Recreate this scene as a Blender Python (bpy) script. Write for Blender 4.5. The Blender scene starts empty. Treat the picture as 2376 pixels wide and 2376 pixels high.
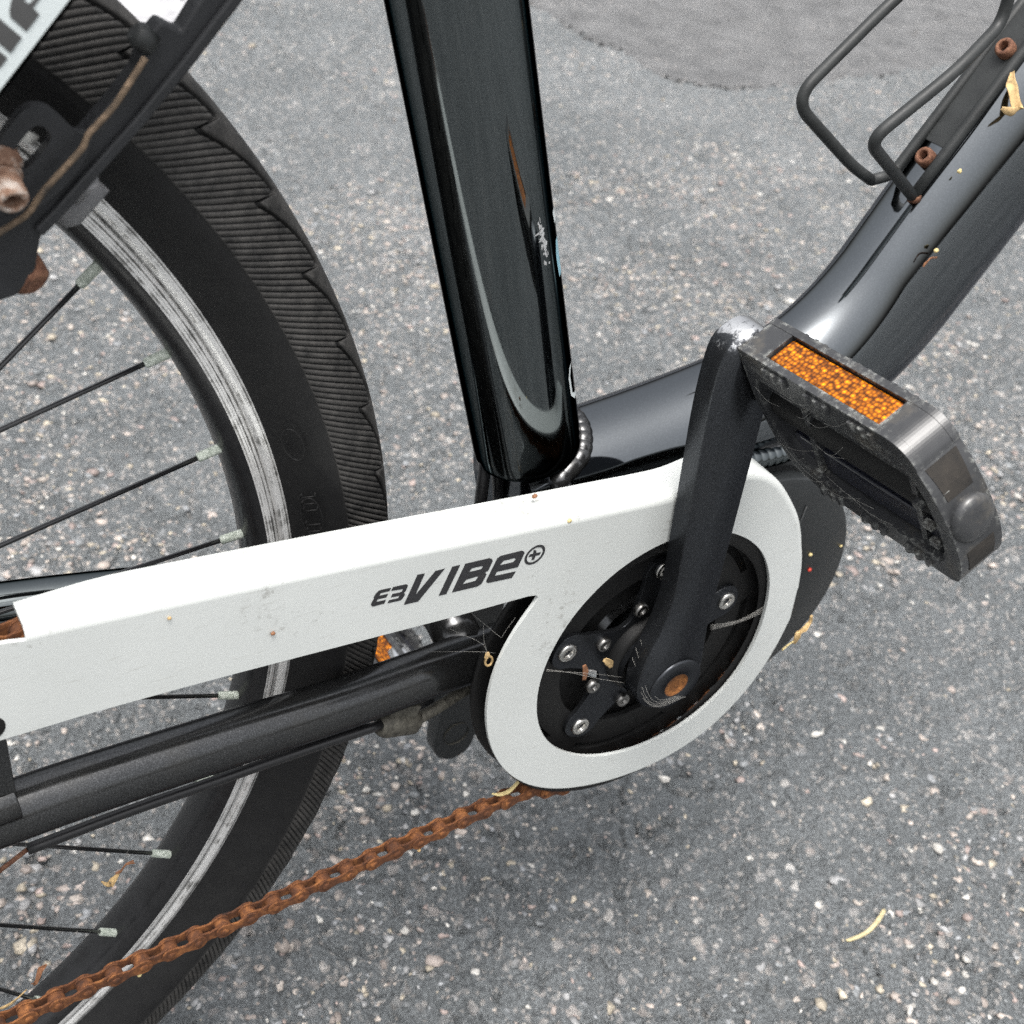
import bpy, bmesh, math, random
import numpy as np
from mathutils import Vector, Matrix
from mathutils.geometry import tessellate_polygon

# ------------------------------------------------------------------ camera, sky, sun, exposure
scene = bpy.context.scene
col = scene.collection
G = 301.0                                     # bottom bracket height above the ground, mm
def W(x, y, z): return Vector((x*.001, y*.001, (z+G)*.001))

cam_d = bpy.data.cameras.new('camera'); cam = bpy.data.objects.new('camera', cam_d); col.objects.link(cam)
_r = Vector((.85035126, -.51490366, .10852173)); _u = Vector((.2398933, .56288155, .79095864)); _f = Vector((.46835237, .64655903, -.60216897))
M = Matrix.Identity(4)
for i in range(3): M[i][0] = _r[i]; M[i][1] = _u[i]; M[i][2] = -_f[i]
M.translation = W(-346.24, -406.2, 441.67)
cam.matrix_world = M
cam_d.sensor_width = 36; cam_d.lens = 2998.83/2376*36
cam_d.clip_start = .01; cam_d.clip_end = 400
cam_d.dof.use_dof = True; cam_d.dof.focus_distance = .545; cam_d.dof.aperture_fstop = 17
scene.camera = cam
scene.cycles.use_denoising = False; scene.cycles.max_bounces = 6; scene.cycles.diffuse_bounces = 3; scene.cycles.glossy_bounces = 4; scene.cycles.transmission_bounces = 2
scene.cycles.caustics_reflective = False; scene.cycles.caustics_refractive = False

SUN_EL, SUN_AZ = 75, 215                      # degrees; azimuth measured from +Y towards +X
world = bpy.data.worlds.new('World'); scene.world = world; world.use_nodes = True
wn = world.node_tree.nodes; wl = world.node_tree.links; wn.clear()
sky = wn.new('ShaderNodeTexSky'); sky.sky_type = 'NISHITA'; sky.sun_disc = False
sky.sun_elevation = math.radians(SUN_EL); sky.sun_rotation = math.radians(SUN_AZ)
sky.air_density = 1.3; sky.dust_density = 8.0; sky.ozone_density = 1.0
hs = wn.new('ShaderNodeHueSaturation'); hs.inputs['Saturation'].default_value = .22
bg = wn.new('ShaderNodeBackground'); bg.inputs['Strength'].default_value = .15
wo = wn.new('ShaderNodeOutputWorld')
wl.new(sky.outputs[0], hs.inputs['Color']); wl.new(hs.outputs[0], bg.inputs['Color']); wl.new(bg.outputs[0], wo.inputs['Surface'])
sun_d = bpy.data.lights.new('sun', 'SUN'); sun_d.energy = .8; sun_d.angle = math.radians(22); sun_d.color = (1, .97, .93)
sun = bpy.data.objects.new('sun', sun_d); col.objects.link(sun)
_e, _a = math.radians(SUN_EL), math.radians(SUN_AZ)
sun.rotation_euler = Vector((math.cos(_e)*math.sin(_a), math.cos(_e)*math.cos(_a), math.sin(_e))).to_track_quat('Z', 'Y').to_euler()
scene.view_settings.view_transform = 'Standard'; scene.view_settings.look = 'None'
scene.view_settings.gamma = 1; scene.view_settings.exposure = .84

# ------------------------------------------------------------------ materials
def nodes_of(name):
    m = bpy.data.materials.new(name); m.use_nodes = True
    return m, m.node_tree.nodes, m.node_tree.links, m.node_tree.nodes['Principled BSDF']
def N(nt, typ, **kw):
    n = nt.new(typ)
    for k, v in kw.items():
        if k.startswith('_'): setattr(n, k[1:], v)
        else: n.inputs[k.replace('__', ' ')].default_value = v
    return n
def ramp(nt, stops):
    n = nt.new('ShaderNodeValToRGB'); e = n.color_ramp.elements
    while len(e) < len(stops): e.new(.5)
    for i, (p, c) in enumerate(stops):
        e[i].position = p; e[i].color = (c[0], c[1], c[2], 1) if hasattr(c, '__len__') else (c, c, c, 1)
    return n
def mixc(nt, ln, fac, a, b):
    n = nt.new('ShaderNodeMix'); n.data_type = 'RGBA'
    for src, i in ((fac, 0), (a, 6), (b, 7)):
        if hasattr(src, 'is_linked') or hasattr(src, 'links'): ln.new(src, n.inputs[i])
        elif i == 0: n.inputs[0].default_value = src
        else: n.inputs[i].default_value = (*src, 1)
    return n.outputs[2]
def bump(nt, ln, h, strength, dist, bsdf):
    b = nt.new('ShaderNodeBump'); b.inputs['Strength'].default_value = strength; b.inputs['Distance'].default_value = dist
    ln.new(h, b.inputs['Height']); ln.new(b.outputs[0], bsdf.inputs['Normal']); return b
def objco(nt): return nt.new('ShaderNodeTexCoord').outputs['Object']

def mat_paint(name, base, dust, dust_amt, coat=1.0, crough=.02, rough=.5, flake=.6, metal=0.0, cior=1.5):
    m, nt, ln, b = nodes_of(name); co = objco(nt)
    fl = N(nt, 'ShaderNodeTexNoise', Scale=2600.0, Detail=1.0); ln.new(co, fl.inputs['Vector'])
    fr = ramp(nt, [(.45, base), (.72, tuple(c*(1+3*flake) for c in base))]); ln.new(fl.outputs[0], fr.inputs[0])
    d1 = N(nt, 'ShaderNodeTexNoise', Scale=35.0, Detail=8.0, Roughness=.7); ln.new(co, d1.inputs['Vector'])
    dr = ramp(nt, [(.48, 0), (.75, dust_amt)]); ln.new(d1.outputs[0], dr.inputs[0])
    ln.new(mixc(nt, ln, dr.outputs[0], fr.outputs[0], dust), b.inputs['Base Color'])
    rr = ramp(nt, [(.4, crough), (.8, min(1, crough+.5*dust_amt+.02))]); ln.new(d1.outputs[0], rr.inputs[0]); ln.new(rr.outputs[0], b.inputs['Coat Roughness'])
    b.inputs['Roughness'].default_value = rough; b.inputs['Coat Weight'].default_value = coat; b.inputs['Metallic'].default_value = metal; b.inputs['Specular IOR Level'].default_value = .2; b.inputs['Coat IOR'].default_value = cior
    return m
def mat_rust(name, dark, mid, light, scale=260.0, metal=.0, bs=.45):
    m, nt, ln, b = nodes_of(name); co = objco(nt)
    oi = nt.new('ShaderNodeObjectInfo'); ad = nt.new('ShaderNodeVectorMath'); ad.operation = 'ADD'
    ln.new(co, ad.inputs[0]); ln.new(oi.outputs['Random'], ad.inputs[1]); co = ad.outputs[0]
    n1 = N(nt, 'ShaderNodeTexNoise', Scale=scale, Detail=8.0, Roughness=.75); ln.new(co, n1.inputs['Vector'])
    r = ramp(nt, [(.3, dark), (.5, mid), (.68, light)]); ln.new(n1.outputs[0], r.inputs[0]); ln.new(r.outputs[0], b.inputs['Base Color'])
    b.inputs['Roughness'].default_value = .85; b.inputs['Metallic'].default_value = metal
    n2 = N(nt, 'ShaderNodeTexNoise', Scale=scale*4, Detail=6.0); ln.new(co, n2.inputs['Vector'])
    bump(nt, ln, n2.outputs[0], bs, .0005, b)
    return m
def mat_simple(name, base, rough, metal=0.0, coat=0.0, var=.15, vscale=60.0, bstr=0.0, bscale=900.0, spec=.5):
    m, nt, ln, b = nodes_of(name); co = objco(nt)
    n1 = N(nt, 'ShaderNodeTexNoise', Scale=vscale, Detail=7.0, Roughness=.65); ln.new(co, n1.inputs['Vector'])
    r = ramp(nt, [(.3, tuple(c*(1-var) for c in base)), (.7, tuple(min(1, c*(1+var)) for c in base))]); ln.new(n1.outputs[0], r.inputs[0])
    ln.new(r.outputs[0], b.inputs['Base Color'])
    rr = ramp(nt, [(.3, max(.02, rough-.08)), (.7, min(1, rough+.1))]); ln.new(n1.outputs[0], rr.inputs[0]); ln.new(rr.outputs[0], b.inputs['Roughness'])
    b.inputs['Metallic'].default_value = metal; b.inputs['Coat Weight'].default_value = coat; b.inputs['Specular IOR Level'].default_value = spec
    if bstr:
        n2 = N(nt, 'ShaderNodeTexNoise', Scale=bscale, Detail=4.0); ln.new(co, n2.inputs['Vector']); bump(nt, ln, n2.outputs[0], bstr, .0004, b)
    return m

MT = {}
MT['paint'] = mat_paint('gloss_black_paint', (.125, .138, .141), (.16, .16, .15), .03, coat=0.0, rough=.07, flake=.10, metal=1.0)
def edge_tint(m, r0, r1, t=.06):
    nt = m.node_tree.nodes; ln = m.node_tree.links; b = nt['Principled BSDF']; b.inputs['Specular Tint'].default_value = (t, t, t*1.05, 1); b.inputs['Specular IOR Level'].default_value = .5
    n1 = N(nt, 'ShaderNodeTexNoise', Scale=30.0, Detail=8.0, Roughness=.7); ln.new(objco(nt), n1.inputs['Vector'])
    r = ramp(nt, [(.42, r0), (.72, r1)]); ln.new(n1.outputs[0], r.inputs[0]); ln.new(r.outputs[0], b.inputs['Roughness'])
edge_tint(MT['paint'], .05, .12)  # dark specular tint at the edges stands for dark things reflected there
MT['paint_bright'] = mat_paint('gloss_black_paint_bright_edge', (.150, .160, .168), (.16, .16, .15), .03, coat=0.0, rough=.07, flake=.12, metal=1.0); edge_tint(MT['paint_bright'], .04, .10, .55)  # same black paint; a brighter sky reflection is put into its colour
MT['paint_dusty'] = mat_paint('dusty_black_paint', (.060, .061, .062), (.10, .095, .08), .30, coat=0.0, rough=.3, flake=.5, metal=.85); edge_tint(MT['paint_dusty'], .14, .30, .35)
MT['crank'] = mat_paint('black_crank_paint', (.050, .053, .058), (.12, .12, .11), .10, coat=0.0, rough=.3, flake=.35, metal=.85); edge_tint(MT['crank'], .26, .40, .3)
def worn_tip(m):
    nt = m.node_tree.nodes; ln = m.node_tree.links; b = nt['Principled BSDF']; co = objco(nt)
    sp = nt.new('ShaderNodeSeparateXYZ'); ln.new(co, sp.inputs[0])
    n1 = N(nt, 'ShaderNodeTexNoise', Scale=230.0, Detail=7.0, Roughness=.75); ln.new(co, n1.inputs['Vector'])
    a = nt.new('ShaderNodeMath'); a.operation = 'MULTIPLY_ADD'; ln.new(n1.outputs[0], a.inputs[0]); a.inputs[1].default_value = .032; ln.new(sp.outputs[2], a.inputs[2])
    r = ramp(nt, [(.0, 0), (1, 1)]); mr = nt.new('ShaderNodeMapRange'); ln.new(a.outputs[0], mr.inputs[0]); mr.inputs[1].default_value = .2085; mr.inputs[2].default_value = .2115
    old = b.inputs['Base Color'].links[0].from_socket; ln.new(mixc(nt, ln, mr.outputs[0], old, (.50, .51, .52)), b.inputs['Base Color'])
worn_tip(MT['crank'])
MT['black_plastic'] = mat_simple('black_plastic', (.009, .009, .009), .55, spec=.3, bstr=.25, bscale=1800.0)
MT['motor'] = mat_simple('grey_motor_cover', (.017, .019, .020), .40, var=.2, vscale=25.0)
MT['cable'] = mat_simple('cable_housing', (.014, .014, .015), .35)
MT['dirty_metal'] = mat_simple('dirty_metal', (.09, .085, .07), .6, metal=.4, var=.6, vscale=300.0, bstr=.3)
MT['steel'] = mat_simple('bolt_steel', (.62, .61, .58), .28, metal=1.0, var=.18, vscale=500.0)
MT['dark_steel'] = mat_simple('dark_steel', (.25, .245, .235), .35, metal=1.0, var=.3, vscale=400.0)
MT['rust'] = mat_rust('chain_rust', (.022, .010, .007), (.11, .038, .012), (.30, .115, .032), 150.0, .0, .18)
MT['bolt_rust'] = mat_rust('bolt_rust', (.05, .02, .012), (.16, .07, .04), (.30, .155, .09), 420.0)
MT['hole_rust'] = mat_rust('hole_rust', (.05, .018, .006), (.18, .066, .014), (.34, .14, .035), 420.0)
MT['corroded'] = mat_rust('corroded_steel', (.09, .03, .016), (.26, .16, .11), (.62, .59, .55), 190.0, .2)
MT['spring_rust'] = mat_rust('spring_rust', (.03, .026, .022), (.12, .085, .055), (.30, .21, .14), 120.0)
MT['nipple'] = mat_rust('corroded_nipple', (.16, .20, .16), (.42, .46, .40), (.72, .76, .70), 700.0)
MT['spoke'] = mat_simple('black_spoke', (.012, .012, .013), .22, coat=.6)
MT['cage'] = mat_simple('matt_black_wire', (.022, .024, .024), .5, var=.35, vscale=90.0, bstr=.15)
MT['brake'] = mat_simple('brake_black', (.015, .016, .018), .5, var=.35, vscale=70.0, bstr=.15)
MT['pad'] = mat_simple('grey_brake_rubber', (.20, .20, .205), .7)
MT['letter'] = mat_simple('decal_black', (.018, .018, .02), .35, coat=.4)
MT['decal_grey'] = mat_simple('decal_grey', (.075, .075, .075), .45)
MT['decal_white'] = mat_simple('decal_white', (.70, .76, .76), .3, coat=.5, var=.05)
MT['decal_blue'] = mat_simple('decal_blue', (.18, .42, .52), .35, coat=.5)
MT['paint_chip'] = mat_simple('bare_metal_chip', (.62, .63, .63), .4, metal=.6, var=.4, vscale=900.0)
MT['chrome'] = mat_simple('chrome', (.75, .75, .76), .08, metal=1.0, var=.05)
MT['leaf'] = mat_simple('dry_leaf', (.52, .36, .17), .75, var=.45, vscale=260.0, bstr=.5)
MT['leaf_red'] = mat_simple('dry_leaf_brown', (.26, .12, .06), .75, var=.5, vscale=300.0, bstr=.4)
MT['seed'] = mat_simple('pale_seed', (.62, .50, .24), .7, var=.35, vscale=500.0)
MT['straw'] = mat_simple('straw', (.50, .42, .24), .8, var=.4, vscale=200.0)
MT['navy'] = mat_simple('dark_blue_black_steel', (.012, .013, .020), .3, coat=.4)
MT['opening_shade'] = mat_simple('painted_opening_shade', (.020, .017, .014), .8, var=.7, vscale=160.0)
MT['red_fleck'] = mat_simple('red_fleck', (.55, .05, .03), .6)
MT['web'] = mat_simple('cobweb', (.42, .41, .38), .8)
MT['pedal'] = None

def m_pedal():
    m, nt, ln, b = nodes_of('scuffed_pedal_plastic'); co = objco(nt)
    n1 = N(nt, 'ShaderNodeTexNoise', Scale=45.0, Detail=9.0, Roughness=.7); ln.new(co, n1.inputs['Vector'])
    n2 = N(nt, 'ShaderNodeTexNoise', Scale=380.0, Detail=6.0, Roughness=.7); ln.new(co, n2.inputs['Vector'])
    be = nt.new('ShaderNodeBevel'); be.samples = 4; be.inputs['Radius'].default_value = .0034
    geo = nt.new('ShaderNodeNewGeometry'); dot = nt.new('ShaderNodeVectorMath'); dot.operation = 'DOT_PRODUCT'
    ln.new(be.outputs[0], dot.inputs[0]); ln.new(geo.outputs['Normal'], dot.inputs[1])
    er = ramp(nt, [(.92, 1), (.995, 0)]); ln.new(dot.outputs['Value'], er.inputs[0])
    nr = ramp(nt, [(.48, 0), (.64, 1)]); ln.new(n2.outputs[0], nr.inputs[0]); br2 = ramp(nt, [(.42, .1), (.6, 1)]); ln.new(n1.outputs[0], br2.inputs[0])
    mu = nt.new('ShaderNodeMath'); mu.operation = 'MULTIPLY'; ln.new(er.outputs[0], mu.inputs[0]); ln.new(nr.outputs[0], mu.inputs[1])
    mu2 = nt.new('ShaderNodeMath'); mu2.operation = 'MULTIPLY'; ln.new(mu.outputs[0], mu2.inputs[0]); ln.new(br2.outputs[0], mu2.inputs[1])
    br = ramp(nt, [(.3, (.020, .021, .023)), (.55, (.034, .035, .037)), (.72, (.085, .076, .062))]); ln.new(n1.outputs[0], br.inputs[0])
    ln.new(mixc(nt, ln, mu2.outputs[0], br.outputs[0], (.42, .43, .40)), b.inputs['Base Color'])
    b.inputs['Roughness'].default_value = .30; b.inputs['Specular IOR Level'].default_value = .7
    bump(nt, ln, n2.outputs[0], .10, .0003, b); return m
MT['pedal'] = m_pedal()

def m_guard():
    m, nt, ln, b = nodes_of('white_guard_enamel'); co = objco(nt)
    n1 = N(nt, 'ShaderNodeTexNoise', Scale=9.0, Detail=5.0); ln.new(co, n1.inputs['Vector'])
    br = ramp(nt, [(.35, (.60, .622, .602)), (.65, (.665, .688, .668))]); ln.new(n1.outputs[0], br.inputs[0])
    n2 = N(nt, 'ShaderNodeTexNoise', Scale=230.0, Detail=6.0, Roughness=.8); ln.new(co, n2.inputs['Vector'])
    big = N(nt, 'ShaderNodeTexNoise', Scale=22.0, Detail=3.0); ln.new(co, big.inputs['Vector'])
    a = nt.new('ShaderNodeMath'); a.operation = 'MULTIPLY'; ln.new(n2.outputs[0], a.inputs[0]); ln.new(big.outputs[0], a.inputs[1])
    sr = ramp(nt, [(.345, 0), (.42, .5)]); ln.new(a.outputs[0], sr.inputs[0])
    c1 = mixc(nt, ln, sr.outputs[0], br.outputs[0], (.20, .19, .165))
    mp = nt.new('ShaderNodeMapping'); mp.inputs['Scale'].default_value = (60, 60, 900); mp.inputs['Rotation'].default_value = (0, .35, 0); ln.new(co, mp.inputs[0])
    n3 = N(nt, 'ShaderNodeTexNoise', Scale=1.0, Detail=3.0); ln.new(mp.outputs[0], n3.inputs['Vector'])
    s3 = ramp(nt, [(.62, 0), (.72, .32)]); ln.new(n3.outputs[0], s3.inputs[0])
    c2 = mixc(nt, ln, s3.outputs[0], c1, (.36, .35, .31))
    ln.new(c2, b.inputs['Base Color'])
    b.inputs['Roughness'].default_value = .38; b.inputs['Coat Weight'].default_value = .45; b.inputs['Coat Roughness'].default_value = .12
    return m
MT['guard'] = m_guard()

def m_rim():
    m, nt, ln, b = nodes_of('worn_rim_alloy'); co = objco(nt)
    sp = nt.new('ShaderNodeSeparateXYZ'); ln.new(co, sp.inputs[0])
    cb = nt.new('ShaderNodeCombineXYZ'); ln.new(sp.outputs[0], cb.inputs[0]); ln.new(sp.outputs[2], cb.inputs[2])
    le = nt.new('ShaderNodeVectorMath'); le.operation = 'LENGTH'; ln.new(cb.outputs[0], le.inputs[0])
    n1 = N(nt, 'ShaderNodeTexNoise', _noise_dimensions='1D', Scale=1100.0, Detail=4.0); ln.new(le.outputs['Value'], n1.inputs['W'])
    n2 = N(nt, 'ShaderNodeTexNoise', Scale=90.0, Detail=8.0, Roughness=.75); ln.new(co, n2.inputs['Vector'])
    mx = nt.new('ShaderNodeMath'); mx.operation = 'MULTIPLY_ADD'; ln.new(n1.outputs[0], mx.inputs[0]); mx.inputs[1].default_value = 1.0; ln.new(n2.outputs[0], mx.inputs[2])
    r = ramp(nt, [(.76, (.09, .089, .085)), (.92, (.42, .415, .40)), (1.10, (.86, .855, .84))]); ln.new(mx.outputs[0], r.inputs[0]); ln.new(r.outputs[0], b.inputs['Base Color'])
    b.inputs['Metallic'].default_value = .5; b.inputs['Roughness'].default_value = .28
    bump(nt, ln, mx.outputs[0], .35, .0004, b); return m
MT['rim'] = m_rim()
MT['rim_black'] = mat_simple('rim_black_anodised', (.010, .010, .011), .3, var=.3, vscale=120.0)

def m_tyre():
    m, nt, ln, b = nodes_of('tyre_rubber'); co = objco(nt)
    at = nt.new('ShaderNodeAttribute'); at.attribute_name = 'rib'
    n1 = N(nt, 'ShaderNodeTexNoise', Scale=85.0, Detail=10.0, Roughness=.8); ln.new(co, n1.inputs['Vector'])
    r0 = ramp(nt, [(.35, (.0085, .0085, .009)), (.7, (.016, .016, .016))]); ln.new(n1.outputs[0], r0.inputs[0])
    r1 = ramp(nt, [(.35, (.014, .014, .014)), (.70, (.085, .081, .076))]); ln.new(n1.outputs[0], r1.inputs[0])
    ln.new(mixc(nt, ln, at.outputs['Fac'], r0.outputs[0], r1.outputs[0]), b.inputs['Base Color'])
    b.inputs['Roughness'].default_value = .62; b.inputs['Specular IOR Level'].default_value = .28
    n2 = N(nt, 'ShaderNodeTexNoise', Scale=1500.0, Detail=3.0); ln.new(co, n2.inputs['Vector']); bump(nt, ln, n2.outputs[0], .12, .0004, b); return m
MT['tyre'] = m_tyre()

def m_amber():
    m, nt, ln, b = nodes_of('amber_reflector'); co = objco(nt)
    v = N(nt, 'ShaderNodeTexVoronoi', Scale=560.0, Randomness=.55); v.feature = 'F1'; ln.new(co, v.inputs['Vector'])
    r = ramp(nt, [(.15, (.78, .27, .004)), (.42, (.42, .115, .002)), (.7, (.10, .026, .001))]); ln.new(v.outputs['Distance'], r.inputs[0])
    wn_ = nt.new('ShaderNodeTexWhiteNoise'); ln.new(v.outputs['Position'], wn_.inputs['Vector'])
    br = ramp(nt, [(.0, .55), (.80, 1.0), (.96, 1.6)]); ln.new(wn_.outputs['Value'], br.inputs[0])
    mm = nt.new('ShaderNodeMix'); mm.data_type = 'RGBA'; mm.blend_type = 'MULTIPLY'; mm.inputs[0].default_value = 1; ln.new(r.outputs[0], mm.inputs[6]); ln.new(br.outputs[0], mm.inputs[7])
    ln.new(mm.outputs[2], b.inputs['Base Color'])
    b.inputs['Roughness'].default_value = .25; b.inputs['Coat Weight'].default_value = .5; b.inputs['Coat Roughness'].default_value = .06
    b.inputs['Subsurface Weight'].default_value = .0
    b.inputs['Specular IOR Level'].default_value = .1
    bump(nt, ln, v.outputs['Distance'], .5, .0006, b); return m
MT['amber'] = m_amber()
MT['amber_plain'] = mat_simple('amber_plastic', (.70, .27, .015), .25, coat=.8, var=.12, vscale=300.0)

def m_asphalt(name, dark, light, tint, sc, contrast, bsc=3.2):
    m, nt, ln, b = nodes_of(name); co = objco(nt)
    big = N(nt, 'ShaderNodeTexNoise', Scale=bsc, Detail=8.0, Roughness=.68); ln.new(co, big.inputs['Vector'])
    wv = N(nt, 'ShaderNodeTexNoise', Scale=90.0, Detail=5.0); ln.new(co, wv.inputs['Vector'])
    ad = nt.new('ShaderNodeVectorMath'); ad.operation = 'MULTIPLY_ADD'; ln.new(wv.outputs['Color'], ad.inputs[0]); ad.inputs[1].default_value = (.006,)*3; ln.new(co, ad.inputs[2])
    v = N(nt, 'ShaderNodeTexVoronoi', Scale=sc); ln.new(ad.outputs[0], v.inputs['Vector'])
    v2 = N(nt, 'ShaderNodeTexVoronoi', Scale=sc*2.3); ln.new(ad.outputs[0], v2.inputs['Vector'])
    sepc = nt.new('ShaderNodeSeparateColor'); ln.new(v.outputs['Color'], sepc.inputs[0])
    sepd = nt.new('ShaderNodeSeparateColor'); ln.new(v2.outputs['Color'], sepd.inputs[0])
    base = ramp(nt, [(.32, dark), (.68, light)]); ln.new(big.outputs[0], base.inputs[0])
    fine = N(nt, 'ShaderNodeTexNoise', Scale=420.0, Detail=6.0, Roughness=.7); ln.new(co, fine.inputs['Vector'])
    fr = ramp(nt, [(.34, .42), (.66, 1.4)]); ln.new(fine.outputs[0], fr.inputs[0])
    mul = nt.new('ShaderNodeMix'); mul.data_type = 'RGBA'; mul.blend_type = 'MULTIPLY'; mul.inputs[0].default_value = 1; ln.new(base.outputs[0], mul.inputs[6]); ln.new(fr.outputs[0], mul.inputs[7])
    # exposed aggregate: some cells pale, tan or pinkish where the binder has worn off
    sel = ramp(nt, [(.44, 0), (.54, 1)]); ln.new(sepc.outputs[0], sel.inputs[0])
    shp = ramp(nt, [(.36, 1), (.46, 0)]); ln.new(v.outputs['Distance'], shp.inputs[0])
    wear = ramp(nt, [(.44, .0), (.56, 1)]); ln.new(wv.outputs[0], wear.inputs[0])
    f1 = nt.new('ShaderNodeMath'); f1.operation = 'MULTIPLY'; ln.new(sel.outputs[0], f1.inputs[0]); ln.new(shp.outputs[0], f1.inputs[1])
    f2 = nt.new('ShaderNodeMath'); f2.operation = 'MULTIPLY'; ln.new(f1.outputs[0], f2.inputs[0]); ln.new(wear.outputs[0], f2.inputs[1])
    f3 = nt.new('ShaderNodeMath'); f3.operation = 'MULTIPLY'; ln.new(f2.outputs[0], f3.inputs[0]); ex = N(nt, 'ShaderNodeTexNoise', Scale=6.5, Detail=4.0, Roughness=.6); ln.new(co, ex.inputs['Vector']); exr = ramp(nt, [(.40, .12*contrast), (.60, .95*contrast)]); ln.new(ex.outputs[0], exr.inputs[0]); ln.new(exr.outputs[0], f3.inputs[1])
    sc_ = ramp(nt, [(.0, (.33, .315, .305)), (.3, (.55, .495, .46)), (.55, (.46, .455, .45)), (.8, (.62, .58, .54)), (1, (.78, .76, .73))]); ln.new(sepc.outputs[1], sc_.inputs[0])
    c1 = mixc(nt, ln, f3.outputs[0], mul.outputs[2], sc_.outputs[0])
    sel2 = ramp(nt, [(.66, 0), (.74, .7*contrast)]); ln.new(sepd.outputs[0], sel2.inputs[0])
    shp2 = ramp(nt, [(.3, 1), (.5, 0)]); ln.new(v2.outputs['Distance'], shp2.inputs[0])
    f4 = nt.new('ShaderNodeMath'); f4.operation = 'MULTIPLY'; ln.new(sel2.outputs[0], f4.inputs[0]); ln.new(shp2.outputs[0], f4.inputs[1])
    c2 = mixc(nt, ln, f4.outputs[0], c1, tint)
    ln.new(c2, b.inputs['Base Color']); b.inputs['Roughness'].default_value = .62
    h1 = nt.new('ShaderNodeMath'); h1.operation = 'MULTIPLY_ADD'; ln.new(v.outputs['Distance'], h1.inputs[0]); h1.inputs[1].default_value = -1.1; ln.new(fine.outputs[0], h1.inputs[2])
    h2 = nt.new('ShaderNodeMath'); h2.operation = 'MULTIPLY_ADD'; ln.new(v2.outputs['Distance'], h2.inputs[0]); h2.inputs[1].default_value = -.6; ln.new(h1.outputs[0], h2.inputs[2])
    bump(nt, ln, h2.outputs[0], 1.0, .0060, b); return m
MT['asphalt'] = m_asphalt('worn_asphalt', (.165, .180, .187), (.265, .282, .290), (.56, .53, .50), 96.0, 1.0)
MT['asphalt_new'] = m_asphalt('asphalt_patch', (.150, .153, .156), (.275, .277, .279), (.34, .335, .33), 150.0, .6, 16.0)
def m_stone():
    m, nt, ln, b = nodes_of('aggregate_stone'); co = objco(nt)
    at = nt.new('ShaderNodeAttribute'); at.attribute_name = 'stone'
    n1 = N(nt, 'ShaderNodeTexNoise', Scale=500.0, Detail=6.0); ln.new(co, n1.inputs['Vector']); r = ramp(nt, [(.3, .6), (.7, 1.15)]); ln.new(n1.outputs[0], r.inputs[0])
    mul = nt.new('ShaderNodeMix'); mul.data_type = 'RGBA'; mul.blend_type = 'MULTIPLY'; mul.inputs[0].default_value = 1; ln.new(at.outputs['Color'], mul.inputs[6]); ln.new(r.outputs[0], mul.inputs[7])
    ln.new(mul.outputs[2], b.inputs['Base Color']); b.inputs['Roughness'].default_value = .8; bump(nt, ln, n1.outputs[0], .4, .0006, b); return m
MT['stone'] = m_stone()
def m_line():
    m, nt, ln, b = nodes_of('worn_road_paint'); co = objco(nt)
    n1 = N(nt, 'ShaderNodeTexNoise', Scale=14.0, Detail=9.0, Roughness=.7); ln.new(co, n1.inputs['Vector'])
    r = ramp(nt, [(.36, (.20, .20, .21)), (.46, (.36, .36, .37)), (.6, (.45, .45, .46))]); ln.new(n1.outputs[0], r.inputs[0]); ln.new(r.outputs[0], b.inputs['Base Color'])
    b.inputs['Roughness'].default_value = .7; return m
MT['line'] = m_line()

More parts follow.
